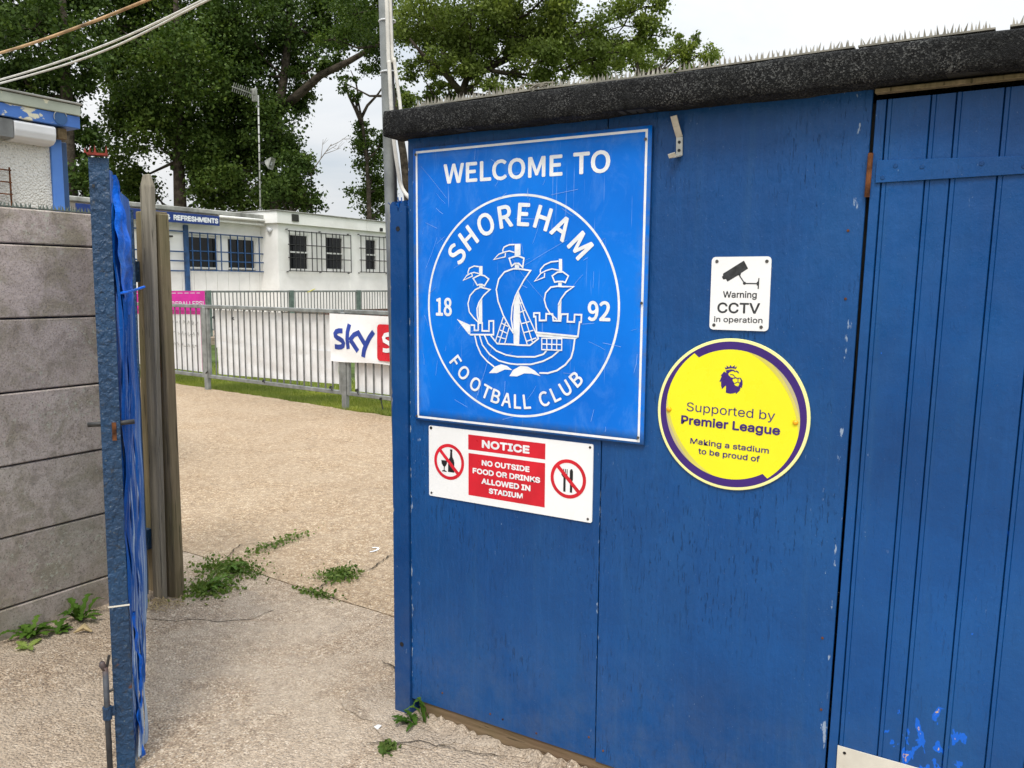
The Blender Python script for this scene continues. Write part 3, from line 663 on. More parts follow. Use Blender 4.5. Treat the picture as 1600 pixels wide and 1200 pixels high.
STROKES = [(3.7, [(-143, 126), (-162, 128), (-180, 121), (-185, 110), (-185, 103)]), (3.3, [(-143, 104), (-162, 108), (-175, 105), (-190, 98), (-203, 83), (-168, 96), (-171, 104)]), (4.1, [(-165, 89), (-150, 96), (-137, 100), (-121, 97), (-106, 87), (-122, 65), (-130, 69), (-143, 69), (-149, 67), (-165, 89)]), (4.1, [(-137, 61), (-157, 53), (-177, 34), (-185, 8), (-180, -19), (-163, -37), (-144, -52)]), (4.1, [(-137, 61), (-101, 54), (-125, 35), (-143, 12), (-150, -7), (-149, -29), (-143, -51)]), (4.8, [(-175, -61), (-160, -61), (-160, -78), (-145, -77), (-145, -54), (-130, -53), (-130, -78), (-104, -78), (-104, -46), (-87, -45), (-87, -89), (-177, -92)]), (4.4, [(-158, -94), (-150, -124), (-134, -154), (-111, -175), (-83, -192)]), (4.4, [(-140, -93), (-129, -123), (-102, -152), (-67, -171), (-27, -178), (1, -179), (52, -176), (94, -164), (126, -148), (151, -127)]), (4.4, [(-121, -92), (-107, -118), (-76, -140), (-40, -151), (-10, -154), (1, -155), (65, -152), (96, -142), (108, -128)]), (4.4, [(-97, -92), (-73, -117), (-12, -117), (1, -118), (47, -117), (77, -95), (70, -76)]), (4.8, [(202, -90), (198, -123), (191, -148), (171, -171), (143, -190), (111, -200), (82, -201)]), (3.7, [(-11, 193), (-30, 193), (-49, 186), (-54, 177), (-52, 167)]), (3.3, [(-11, 169), (-30, 174), (-51, 170), (-69, 164), (-87, 148), (-45, 156), (-44, 168)]), (4.4, [(-30, 151), (-9, 157), (2, 158), (23, 151), (19, 123), (5, 135), (-10, 135), (-21, 127), (-30, 151)]), (4.4, [(-15, 119), (-47, 109), (-68, 87), (-77, 54), (-70, 17), (-50, -27), (-24, -67), (-12, -82)]), (4.4, [(-15, 119), (-10, 119), (11, 118), (47, 113), (24, 84), (3, 51), (-7, 33), (-18, 0), (-21, -37), (-14, -76)]), (3.7, [(3, 48), (25, 1), (51, -46), (74, -89)]), (3.3, [(8, -29), (22, -72), (38, -115)]), (3.3, [(7, 26), (30, -36), (56, -106)]), (3.3, [(6, 11), (17, 14)]), (3.3, [(7, -17), (28, -9)]), (3.3, [(16, -51), (46, -43)]), (3.3, [(26, -78), (59, -70)]), (3.3, [(35, -105), (70, -93)]), (3.3, [(-50, -32), (-80, -112)]), (3.3, [(-41, -47), (-66, -116)]), (3.3, [(-28, -64), (-44, -115)]), (3.0, [(-57, -51), (-32, -61)]), (3.0, [(-65, -72), (-34, -83)]), (3.0, [(-74, -93), (-40, -101)]), (3.7, [(144, 141), (118, 139), (96, 130), (82, 116), (82, 106)]), (3.3, [(145, 114), (122, 118), (102, 113), (84, 105), (62, 81), (96, 93), (97, 106)]), (4.1, [(123, 97), (141, 108), (159, 109), (178, 97), (168, 77), (160, 80), (141, 80), (132, 78), (123, 97)]), (4.1, [(141, 66), (119, 63), (101, 45), (97, 24), (104, 2), (116, -15), (141, -34)]), (4.1, [(141, 66), (163, 65), (196, 65), (171, 49), (155, 29), (145, 10)]), (4.8, [(61, -17), (81, -16), (81, -39), (104, -38), (104, -18), (126, -18), (129, -38), (154, -38), (156, -18), (178, -17), (177, -40), (200, -40), (201, -18), (224, -18), (223, -40), (218, -40), (213, -83), (71, -76), (67, -27), (61, -28), (61, -17)]), (3.3, [(90, -93), (159, -92), (159, -127), (90, -128), (90, -93)]), (3.3, [(107, -93), (108, -127)]), (3.3, [(125, -93), (125, -127)]), (3.3, [(142, -92), (142, -127)]), (3.3, [(90, -111), (159, -110)])]
def board(pts_or_box, y0, y1, mat, name, parent, corner=0.0, bevel=.0012):
    x0, x1, z0, z1 = pts_or_box; mb = MB()
    if corner:
        o = []
        for cx, cz, a in ((x1-corner, z1-corner, 0), (x0+corner, z1-corner, 90), (x0+corner, z0+corner, 180), (x1-corner, z0+corner, 270)):
            for k in range(6): t = R(a + 18*k); o.append((cx + corner*math.cos(t), cz + corner*math.sin(t)))
        n = len(o); mb.add([(x, y0, z) for x, z in o] + [(x, y1, z) for x, z in o], [tuple(range(n))[::-1], tuple(range(n, 2*n))] + [(i, (i+1) % n, n+(i+1) % n, n+i) for i in range(n)])
        return mb.build(name, mat, parent)
    mb.box(x0, x1, y0, y1, z0, z1); return mb.build(name, mat, parent, bevel=bevel)
# --- the big blue welcome sign
CX, CZ = -1.298, 1.4803
ws = thing('welcome_sign', 'large bright blue welcome sign with white ship emblem in a ring', 'sign')
YS = 2.196
board((-1.700, -.868, 1.086, 1.9905), YS, YS+.0095, m_post, 'backing', ws)
def face():
    nx, nz = 24, 24; V = []; F = []
    for j in range(nz+1):
        for i in range(nx+1):
            u, v = i/nx, j/nz; x = -1.703 + .8345*u; z = 1.0905 + .902*v
            V.append((x, YS - .003, z))
    for j in range(nz):
        for i in range(nx): a = j*(nx+1)+i; F.append((a, a+1, a+nx+2, a+nx+1))
    mb = MB(); mb.add(V, F); o = mb.build('sign_face', m_signblue, ws, smooth=True)
    md = o.modifiers.new('thick', 'SOLIDIFY'); md.thickness = .0022; md.offset = -1; return o
face()
YP = YS - .0034
b = Print(YP)
for (x0, x1, z0, z1) in ((-393, 418, 496, 503), (-393, 418, -384, -377), (-394, -387, -377, 496), (411, 418, -377, 496)):
    b.rect(CX+x0/1000, CX+x1/1000, CZ+z0/1000, CZ+z1/1000)
b.flush('border_line', m_print_white, ws)
b = Print(YP); b.ring(CX, CZ, .3395, .3465, 128); b.build('emblem_ring', m_print_white, ws)
t = Print(YP, F_HUM)
t.word('WELCOME', CX-.281, CX+.152, CZ+.391, CZ+.4545, .035); t.word('TO', CX+.187, CX+.306, CZ+.391, CZ+.456, .035)
t.word('18', CX-.314, CX-.249, CZ-.035, CZ+.026, .035); t.word('92', CX+.243, CX+.317, CZ-.036, CZ+.024, .035)
for c, a in zip('SHOREHAM', (143.7, 130.2, 114.6, 99.3, 85.9, 72.0, 57.6, 40.8)): t.letter(c, CX, CZ, .284, a, .070, 1.0, .035)
for c, a in zip('FOOTBALL', (-142.0, -132.8, -121.6, -112.4, -104.9, -96.9, -89.2, -82.6)): t.letter(c, CX, CZ, .297, a, .046, .98, .03, True)
for c, a in zip('CLUB', (-70.6, -62.2, -54.3, -45.3)): t.letter(c, CX, CZ, .298, a, .046, .98, .03, True)
t.flush('letter', m_print_white, ws)
e = Print(YP)
for q in FILLS: e.poly([(CX+x/1000, CZ+z/1000) for x, z in q])
for w, q in STROKES: e.stroke([(CX+x/1000, CZ+z/1000) for x, z in q], w*1.12/1000)
stuff(e.build('ship_emblem', m_print_white, ws))
sc = Print(YP + .0003); r = random.Random(77)
for i in range(60):
    x, z = r.uniform(-1.69, -.89), r.uniform(1.10, 1.97); a = r.choice((.7, -.6, 1.2, 1.45, .2)) + r.gauss(0, .25); ln = r.uniform(.012, .06) if r.random() < .85 else r.uniform(.08, .2)
    if x + abs(math.cos(a))*ln > -.88 or z + math.sin(a)*ln > 1.985 or z + math.sin(a)*ln < 1.095: continue
    sc.stroke([(x, z), (x+math.cos(a)*ln*.5+r.uniform(-.003, .003), z+math.sin(a)*ln*.5), (x+math.cos(a)*ln, z+math.sin(a)*ln)], r.uniform(.0004, .0009))
stuff(sc.build('scratches', m_scratch, ws))
for x, z in ((-1.69, 1.972), (-.885, 1.955), (-.884, 1.11), (-1.692, 1.102), (-.884, 1.5)): screw((x, YS-.0075, z), .0045, ws)
# --- the notice
ns = thing('notice_sign', 'white and red notice sign about food and drink under the big blue sign', 'sign')
YN = YW - .0045
board((-1.6505, -1.0325, .8275, 1.0718), YN, YW-.0005, m_signwhite, 'board', ns, .006)
p = Print(YN-.0003); p.rect(-1.488, -1.197, 1.0065, 1.057); p.build('red_panel', m_red, ns)
p = Print(YN-.0003); p.rect(-1.487, -1.197, .852, .9945); p.build('red_panel', m_red, ns)
p = Print(YN-.0006)
p.text('NOTICE', -1.434, -1.2535, 1.0175, 1.0445, .075)
p.text('NO OUTSIDE', -1.434, -1.253, .9585, .9775, .07); p.text('FOOD OR DRINKS', -1.470, -1.214, .928, .947, .07)
p.text('ALLOWED IN', -1.435, -1.249, .897, .9165, .07); p.text('STADIUM', -1.406, -1.277, .868, .8865, .07)
stuff(p.build('lettering', m_print_white, ns))
p = Print(YN-.0003)
bz = [(-13.5, -41), (13.5, -41), (14, -6), (12, 4), (6, 14), (4.5, 34), (5.5, 36), (5.5, 42), (-4.5, 42), (-4.5, 36), (-3.5, 34), (-5, 14), (-11, 4), (-13, -6)]
p.poly([(-1.5575+x*.95/1000, .959+z*.95/1000) for x, z in bz])
p.poly([(-1.586+x/1000, .939+z/1000) for x, z in [(-12, 19), (12, 19), (11, 8), (6, 0), (2, -3), (1.5, -14), (10, -18), (10, -20), (-10, -20), (-10, -18), (-1.5, -14), (-2, -3), (-6, 0), (-11, 8)]])
p.poly([(-1.105+x/1000, .950+z/1000) for x, z in [(-4, -37), (4, -37), (4, 0), (6, 4), (6, 30), (3, 37), (-1, 37), (-5, 32), (-5, 4), (-4, 0)]])
p.poly([(-1.128+x/1000, .949+z/1000) for x, z in [(-4, -36), (4, -36), (4, 8), (10, 16), (10, 36), (7, 36), (7, 20), (4, 20), (4, 36), (1, 36), (1, 20), (-2, 20), (-2, 36), (-5, 36), (-5, 20), (-8, 20), (-8, 36), (-11, 36), (-11, 16), (-4, 8)]])
p.flush('pictogram', m_black, ns)
for cx in (-1.566, -1.1155):
    p = Print(YN-.0008); p.ring(cx, .955, .0505, .0615, 64); k = .0505*.7071; w = .0042
    p.poly([(cx-k-w, .955+k-w), (cx-k+w, .955+k+w), (cx+k+w, .955-k+w), (cx+k-w, .955-k-w)]); p.build('prohibition_ring', m_red, ns)
screw((-1.641, YN-.0002, 1.064), .0055, ns, m_black)
for x, z in ((-1.043, 1.062), (-1.046, .838), (-1.640, .838)): screw((x, YN-.0002, z), .0042, ns)
# --- the camera warning sign
cs = thing('camera_warning_sign', 'small white rectangular camera warning sign above the round yellow sign', 'sign')
board((-.6885, -.5290, 1.4315, 1.6285), YN, YW-.0005, m_signwhite, 'board', cs, .011)
p = Print(YN-.0003)
p.text('CCTV', -.668, -.553, 1.477, 1.506, .035); p.text('Warning', -.654, -.563, 1.519, 1.5365, .03, caps='W'); p.text('in operation', -.676, -.545, 1.4525, 1.4665, .025, caps='t')
stuff(p.build('lettering', m_darktext, cs))
p = Print(YN-.0003)
p.poly([(x/1000, z/1000) for x, z in [(-601, 1618), (-589, 1597), (-607, 1585), (-609, 1577.5), (-615, 1579), (-643, 1562), (-647.5, 1569), (-655, 1568), (-659, 1575), (-656, 1577.5), (-656, 1583.5)]])
p.stroke([(-.611, 1.578), (-.597, 1.558)], .003); p.disc(-.597, 1.558, .0042, 20); p.stroke([(-.597, 1.5575), (-.563, 1.557)], .0033)
p.poly([(x/1000, z/1000) for x, z in [(-558, 1572), (-560.5, 1572), (-561.5, 1563), (-564.5, 1561), (-564.5, 1553), (-561.5, 1551), (-561.5, 1543), (-558.5, 1543)]])
p.build('camera_symbol', m_darktext, cs)
for x, z in ((-.674, 1.6165), (-.5405, 1.6155), (-.676, 1.444), (-.548, 1.442)): screw((x, YN-.0002, z), .0048, cs)
# --- the round yellow sign
PX, PZ = -.6204, 1.1993
rs = thing('round_sign', 'round bright yellow sign with purple swirl border and lion crest', 'sign')
mb = MB(); mb.tube([(PX, YW-.0005, PZ), (PX, YN-.0005, PZ), (PX, YN-.0012, PZ)], [.2098, .2098, .2085], 96); mb.build('disc', m_paleyellow, rs)
YR = YN-.0014
p = Print(YR); p.disc(PX, PZ, .2015, 96); p.build('purple_swirl', m_purple, rs)
p = Print(YR-.0004)
# the yellow field is an ellipse tilted inside the purple disc, broken by two barbs
def inner_r(a):
    t = ((math.degrees(a) - 123) % 180)/180; t = 1 - t; return .1795 + .0165*t**3.2
outl = []
for i in range(240):
    a = R(123.01) + 2*math.pi*i/240; outl.append((inner_r(a)*math.cos(a), inner_r(a)*math.sin(a)))
p.poly([(PX+x, PZ+z) for x, z in outl])
p.build('yellow_field', m_yellow, rs)
def crescent(a0, a1, w, mat, name, y=.0007):
    q = Print(YR-y); q.ring(PX, PZ, lambda t: inner_r(R(a0+(a1-a0)*t)) - w*math.sin(math.pi*t)**.8, lambda t: inner_r(R(a0+(a1-a0)*t)), 60, a0, a1); q.build(name, mat, rs)
crescent(-12, 76, .017, m_olive, 'shade_band'); crescent(2, 52, .009, m_olive2, 'shade_band', .0009); crescent(168, 256, .017, m_olive, 'shade_band'); crescent(182, 232, .009, m_olive2, 'shade_band', .0009)
p = Print(YR-.0011); ro = R(-1.2)
p.text('Supported by', PX-.124, PX+.120, PZ-.002, PZ+.0235, 0, ro, 'S'); p.text('Making a stadium', PX-.110, PX+.108, PZ-.0935, PZ-.0775, .03, ro, 'M'); p.text('to be proud of', PX-.086, PX+.085, PZ-.120, PZ-.1035, .03, ro, 'b')
p.text('Premier League', PX-.139, PX+.135, PZ-.0405, PZ-.0155, .05, ro, 'P'); stuff(p.build('lettering', m_purple, rs))
body = [(-21.6,118.7),(-14.6,114.7),(-17.6,121.7),(-10.6,123.7),(-2.6,125.7),(5.4,124.7),(9.4,121.0),(12.4,123.7),(17.4,120.7),(20.4,114.7),(16.4,117.2),(11.4,120.2),(8.4,118.7),(2.4,121.7),(-5.6,118.7),(-10.6,112.7),(-7.6,107.7),(-1.6,103.7),(4.4,102.7),(2.4,95.7),(7.4,88.7),(8.4,83.7),(12.4,80.7),(15.4,81.2),(18.4,79.7),(21.4,86.7),(22.4,90.7),(25.4,96.7),(21.4,103.0),(24.4,104.7),(29.4,96.7),(30.4,87.7),(28.4,76.7),(25.4,78.7),(23.4,69.7),(13.4,58.7),(12.4,62.7),(3.4,59.7),(-3.6,58.7),(-14.6,60.7),(-14.6,78.7),(-16.6,79.7),(-25.6,69.7),(-28.6,79.7),(-28.6,90.7),(-33.6,89.7),(-27.6,105.7),(-30.6,106.7)]
crown = [(-17.6,124.9),(-20.6,130.7),(-14.6,128.7),(-15.6,135.7),(-8.6,130.7),(-4.6,137.7),(-.6,131.7),(7.4,137.7),(6.4,130.7),(13.4,134.7),(10.4,127.7),(-2.6,128.9)]
p = Print(YR-.0011)
for q in (body, crown): p.poly([(PX+x/1000, PZ+z/1000) for x, z in q])
for q, w in (([(-4.6,111.7),(3.4,111.2),(11.4,102.7)], 2.0), ([(3.4,101.7),(11.4,103.3),(17.4,101.7),(21.4,104.0)], 2.4), ([(17.4,101.7),(17.4,92.7),(8.4,87.7)], 1.8), ([(17.4,92.7),(23.4,88.7)], 1.8)): p.stroke([(PX+x/1000, PZ+z/1000) for x, z in q], w/1000)
p.build('lion_crest', m_purple, rs)
for x, z in ((-.176, .001), (.173, -.005)):
    mb = MB(); mb.tube([(PX+x, YR-.0004, PZ+z), (PX+x, YR-.004, PZ+z), (PX+x, YR-.0065, PZ+z)], [.0075, .0065, .003], 14); mb.build('screw_cap', m_orangecap, rs, smooth=True)
# --- metal coat hook, plate at the foot of the door
hk = thing('coat_hook', 'bent metal coat hook fixed to the blue wall beside the welcome sign', 'hook')
mb = MB(); path2 = [(-.7905, YW-.003, 1.905), (-.7915, YW-.003, 1.955), (-.7965, YW-.018, 1.982), (-.8005, YW-.030, 2.008)]
for i in range(3): mb.bar(path2[i], path2[i+1], .0185, .0035, (0, 1, 0))
mb.build('strip', m_hook, hk, bevel=.0006)
mb = MB(); mb.bar((-.791, YW-.003, 1.9045), (-.801, YW-.026, 1.898), .020, .0035, (0, 0, 1)); mb.bar((-.801, YW-.0255, 1.8985), (-.8035, YW-.031, 1.909), .021, .0035, (0, 1, 0)); mb.build('lower_hook', m_hook, hk, bevel=.0006)
for z in (1.919, 1.941):
    mb = MB(); mb.tube([(-.791, YW-.0062, z), (-.791, YW-.0052, z)], .0042, 12); mb.build('screw_hole', m_black, hk)
kp = thing('blank_plate', 'off-white blank plate screwed to the foot of the plank door', 'plate')
mb = MB(); q = [(-.298, .334), (.02, .332), (.02, .12), (-.298, .12)]
mb.add([(x, YW-.0055, z) for x, z in q] + [(x, YW-.002, z) for x, z in q], [(0,3,2,1), (4,5,6,7)] + [(i, (i+1) % 4, 4+(i+1) % 4, 4+i) for i in range(4)]); mb.build('board', m_mould, kp)
screw((-.280, YW-.0056, .319), .0042, kp, m_black)
# ------------------------------------------------------------------ metal pole and cables behind the hut corner
pole = thing('metal_pole', 'grey metal pole rising behind the left end of the hut', 'pole')
mb = MB(); mb.tube([(-1.935, 2.42, 0), (-1.983, 2.42, 1.844), (-2.002, 2.42, 2.6), (-2.05, 2.42, 4.4)], .0245, 16); mb.build('tube', m_zinc, pole, smooth=True)
mb = MB(); mb.bar((-1.950, 2.412, 1.5), (-1.997, 2.412, 4.4), .004, .012, (0, 1, 0)); mb.build('slot_strip', m_darkmetal, pole)
for z in (2.32, 2.50, 2.72):
    x = -1.983 - (z-1.844)*.0255; mb = MB()
    mb.tube([(x + .0315*math.cos(a) + .006, 2.42 + .027*math.sin(a), z) for a in [2*math.pi*k/18 for k in range(19)]], .0028, 6); mb.build('cable_tie', m_print_white, pole)
def cable(name, pts, rad, mat, label, n=12, cat='cable', group=None):
    P = [Vector(p) for p in pts]; Q = []
    for i in range(len(P)-1):                                           # Catmull-Rom through the points
        a, b, c, d = P[max(0, i-1)], P[i], P[i+1], P[min(len(P)-1, i+2)]
        for k in range(n):
            t = k/n; Q.append(.5*((2*b) + (c-a)*t + (2*a-5*b+4*c-d)*t*t + (3*b-a-3*c+d)*t**3))
    Q.append(P[-1]); mb = MB(); mb.tube(Q, rad, 8); o = mb.build(name, mat, None, smooth=True); return tag(o, label, cat, group)
cable('white_cable', [(-2.018, 2.388, 4.4), (-1.968, 2.388, 2.55), (-1.958, 2.386, 2.33), (-1.948, 2.39, 2.11), (-1.944, 2.41, 1.98), (-1.93, 2.42, 1.90), (-1.86, 2.40, 1.845), (-1.76, 2.36, 1.80)], .0075, m_cable, 'thick white cable strapped down the grey pole and looping into the hut')
cable('white_cable', [(-2.008, 2.40, 4.4), (-1.962, 2.40, 2.55), (-1.945, 2.40, 2.35), (-1.922, 2.40, 2.2), (-1.908, 2.39, 2.13), (-1.88, 2.36, 2.113), (-1.80, 2.33, 2.112), (-1.70, 2.32, 2.112)], .0065, m_cable, 'second white cable leaving the pole onto the hut roof corner')
# cables overhead on the left
cable('overhead_cable', [(-9.6, 3.0, 3.08), (-7.4, 3.0, 3.02), (-5.70, 3.0, 3.023), (-4.874, 3.0, 3.052), (-4.17, 3.0, 3.10), (-3.2, 3.0, 3.19), (-2.02, 2.44, 3.36)], .0085, m_cable_rust, 'tan coloured overhead cable, highest of the three at upper left')
cable('overhead_cable', [(-9.4, 3.0, 2.93), (-7.4, 3.0, 2.85), (-5.72, 3.0, 2.858), (-4.60, 3.0, 2.915), (-3.72, 3.0, 3.022), (-3.0, 3.0, 3.14), (-2.02, 2.44, 3.30)], .006, m_cable, 'pale overhead cable, upper one of the white pair at upper left')
cable('overhead_cable', [(-9.4, 3.0, 2.91), (-7.4, 3.0, 2.832), (-5.72, 3.0, 2.836), (-4.60, 3.0, 2.885), (-3.67, 3.0, 3.017), (-3.0, 3.0, 3.11), (-2.02, 2.44, 3.26)], .006, m_cable, 'pale overhead cable, lower one of the white pair at upper left')

# ------------------------------------------------------------------ the open gate, seen on edge
gate = thing('steel_gate', 'blue steel gate standing open with torn blue sheeting along it', 'gate')
# s metres from the free edge towards the hinge, off to the right of the leaf
def gq(s, off, z): d = Vector((-.80, .60, 0)); n = Vector((.60, .80, 0)); return Vector((-2.285 + .022*z/1.9, 1.445, 0)) + d*s + n*off + Vector((0, 0, z))
# free edge stile: a steel angle
mb = MB()
def gbox(s0, s1, o0, o1, z0, z1, m=None):
    q = m or MB(); P = [gq(s, o, z) for z in (z0, z1) for s, o in ((s0, o0), (s1, o0), (s1, o1), (s0, o1))]
    q.add(P, [(0,1,2,3),(7,6,5,4),(0,4,5,1),(1,5,6,2),(2,6,7,3),(3,7,4,0)]); return q
gbox(0, .006, -.026, .027, .0, 1.905).build('edge_stile', m_gate, gate, bevel=.001)
gbox(.0065, .055, -.026, -.020, .0, 1.905).build('edge_stile_flange', m_gate, gate, bevel=.001)
gbox(1.47, 1.52, -.030, .020, .05, 1.88).build('hinge_stile', m_gate, gate, bevel=.001)
for z in (.08, .95, 1.84): gbox(.056, 1.469, -.028, -.004, z, z+.045).build('cross_rail', m_gate, gate, bevel=.001)
def sheet():
    r = random.Random(31); ns, nz = 90, 120; V = []; ph = [r.uniform(0, 6.3) for _ in range(12)]
    for j in range(nz+1):
        t = j/nz; z = .03 + 1.86*t
        for i in range(ns+1):
            u = i/ns; s = .012 + 1.42*u**1.6
            bul = .016 + .012*math.sin(t*5+ph[0]) + .010*math.sin(u*9+ph[1]+1.3*math.sin(t*4)) + .008*math.sin(u*23+ph[2]+2*math.sin(t*3+1)) + .004*math.sin(t*31+u*6+ph[3])
            bul *= .55 + .75*(1-t)*.35 + .3*t; edge = min(1, u*26)
            rag = .02*math.sin(u*41+ph[4]) + .012*math.sin(u*97) if j == 0 else 0
            V.append(tuple(gq(s, .010 + bul*edge*(1-.5*u), z + rag)))
    F = [(j*(ns+1)+i, j*(ns+1)+i+1, (j+1)*(ns+1)+i+1, (j+1)*(ns+1)+i) for j in range(nz) for i in range(ns)]
    mb = MB(); mb.add(V, F); o = mb.build('plastic_sheeting', m_sheet, gate, smooth=True); return o
sheet()
def ribbons():
    # torn strips of the sheeting that hang beside the stile
    r = random.Random(8)
    for k, (s0, off, z0, z1, w, mat) in enumerate(((.02, .034, .04, 1.78, .020, m_sheet), (.05, .040, .02, 1.72, .022, m_sheet), (.09, .047, .25, 1.70, .020, m_sheet), (.14, .050, .02, 1.66, .028, m_sheet), (.22, .052, .3, 1.6, .03, m_sheet), (.035, .046, .03, .52, .016, m_sheet_new))):
        V = []; n = 60; p1, p2 = r.uniform(0, 6), r.uniform(0, 6)
        for j in range(n+1):
            t = j/n; z = z0 + (z1-z0)*t; dx = .006*math.sin(t*9+p1) + .003*math.sin(t*27+p2); ww = w*(.6+.4*math.sin(t*6+p2)**2)
            for q in (-.5, -.17, .17, .5): V.append(tuple(gq(s0 + q*ww*1.6 + dx, off + dx*.9 + .008*math.cos(q*3.1) - .004*t + .003*math.sin(t*40+q*3), z)))
        F = [(j*4+i, j*4+i+1, j*4+i+5, j*4+i+4) for j in range(n) for i in range(3)]
        mb = MB(); mb.add(V, F); mb.build('torn_strip', mat, gate, smooth=True)
ribbons()
def flap():
    V = []; n, m = 26, 12; r = random.Random(2)
    for j in range(n+1):
        t = j/n; z = 1.86 - .40*t
        for i in range(m+1):
            u = i/m - .5; wdt = .03 + .14*math.sin(min(1, t*1.15)*math.pi*.62)**1.4
            V.append(tuple(gq(.03 + .13*t + u*wdt*1.3, .038 + .030*math.sin(t*2.3)*math.cos(u*2.8) + .006*math.sin(u*17+t*4) + .003*math.sin(t*30), z + .012*math.sin(u*9)*(t > .9))))
    F = [(j*(m+1)+i, j*(m+1)+i+1, (j+1)*(m+1)+i+1, (j+1)*(m+1)+i) for j in range(n) for i in range(m)]
    mb = MB(); mb.add(V, F); mb.build('sheeting_flap', m_sheet_new, gate, smooth=True)
flap()
mb = MB(); mb.tube([gq(.02, .036, 1.515), gq(.06, .07, 1.522), gq(.10, .105, 1.535)], .004, 6); mb.build('tie_wrap', m_sheet_new, gate)
# sliding bolt through the stile, slot, weld, drop bolt
mb = MB(); mb.tube([gq(.012, -.062, 1.125), gq(.012, -.02, 1.125), gq(.012, .03, 1.126), gq(.012, .066, 1.128)], .0075, 10); mb.build('sliding_bolt', m_darkmetal, gate, smooth=True)
gbox(-.0022, -.0004, .004, .016, 1.075, 1.13).build('latch_slot', m_rust, gate)
gbox(-.0012, -.0003, -.029, .031, .553, .558).build('weld_seam', m_mould, gate)
gbox(-.008, .0, -.018, -.012, 1.82, 1.828).build('rivet', m_darkmetal, gate)
mb = MB(); mb.tube([gq(-.012, -.044, .0), gq(-.012, -.044, .37)], .0085, 10); mb.tube([gq(-.012, -.044, .36), gq(-.012, -.052, .378), gq(-.012, -.052, .388)], [.0085, .010, .007], 8)
db = mb.build('drop_bolt', m_bolt, gate, smooth=True)
mb = MB(); mb.tube([gq(-.012, -.044, .20), gq(-.012, -.044, .24)], .0135, 12); mb.bar(gq(-.012, -.044, .22), gq(-.004, -.024, .22), .006, .03); mb.build('guide_ring', m_gate, db)
mb = MB(); mb.tube([gq(-.012, -.044, .285), gq(-.004, -.024, .29)], .004, 8); mb.tube([gq(-.012, -.040, .365), gq(-.010, -.032, .405)], .004, 8); mb.build('bolt_handle', m_darkmetal, db)
# rusty red spikes on the gate head
t = thing('gate_spikes', 'short row of rusty red spikes on top of the open gate edge', 'spikes')
mb = MB(); P0, P1 = gq(.0, -.028, 1.912), gq(.0, .026, 1.912); mb.bar(P0 + Vector((0,0,.001)), P1 + Vector((0,0,.001)), .03, .006); mb.build('base', m_rustred, t)
mb = MB(); r = random.Random(4)
for i in range(6):
    q = P0.lerp(P1, (i+.5)/6) + Vector((r.uniform(-.01, .01), r.uniform(-.01, .01), .004)); w = .0028
    mb.add([q+Vector((-w,-w,0)), q+Vector((w,-w,0)), q+Vector((w,w,0)), q+Vector((-w,w,0)), q+Vector((r.uniform(-.004,.004), 0, r.uniform(.013, .026)))], [(0,1,4),(1,2,4),(2,3,4),(3,0,4)])
stuff(mb.build('spikes', m_rustred, t))

# ------------------------------------------------------------------ timber gate post
gpst = thing('timber_gate_post', 'weathered brown timber gate post with nailed pickets at the wall end', 'post')
def tpost(name, x0, x1, y0, y1, z1, mat, point=False, leanx=0.0, leany=0.0):
    mb = MB(); top = [(x0+leanx, y0+leany), (x1+leanx, y0+leany), (x1+leanx, y1+leany), (x0+leanx, y1+leany)]
    V = [(x0, y0, -.02), (x1, y0, -.02), (x1, y1, -.02), (x0, y1, -.02)] + [(x, y, z1) for x, y in top]
    if point:
        cx = sum(p[0] for p in top)/4; cy = sum(p[1] for p in top)/4
        V += [((x*.55+cx*.45), (y*.55+cy*.45), z1+.055) for x, y in top]
        F = [(0,3,2,1),(0,1,5,4),(1,2,6,5),(2,3,7,6),(3,0,4,7),(4,5,9,8),(5,6,10,9),(6,7,11,10),(7,4,8,11),(8,9,10,11)]
    else: F = [(0,3,2,1),(0,1,5,4),(1,2,6,5),(2,3,7,6),(3,0,4,7),(4,5,6,7)]
    mb.add(V, F); return mb.build(name, mat, gpst, bevel=.004)
tpost('post', -3.640, -3.535, 2.46, 2.56, 1.885, m_wood, leanx=.06)
tpost('picket', -3.520, -3.440, 2.415, 2.442, 1.99, m_wood_grey, True, leanx=.045)
tpost('side_board', -3.500, -3.392, 2.452, 2.505, 1.868, m_wood, leanx=.0)
mb = MB(); mb.box(-3.437, -3.425, 2.4485, 2.4512, 1.10, 1.205); mb.build('rust_stain_plate', m_rust, gpst)
for z in (1.55, .23):
    mb = MB(); mb.box(-3.60, -3.56, 2.38, 2.455, z, z+.10); mb.tube([(-3.575, 2.372, z-.02), (-3.575, 2.372, z+.12)], .011, 10); mb.build('gate_hinge', m_gate, gpst)

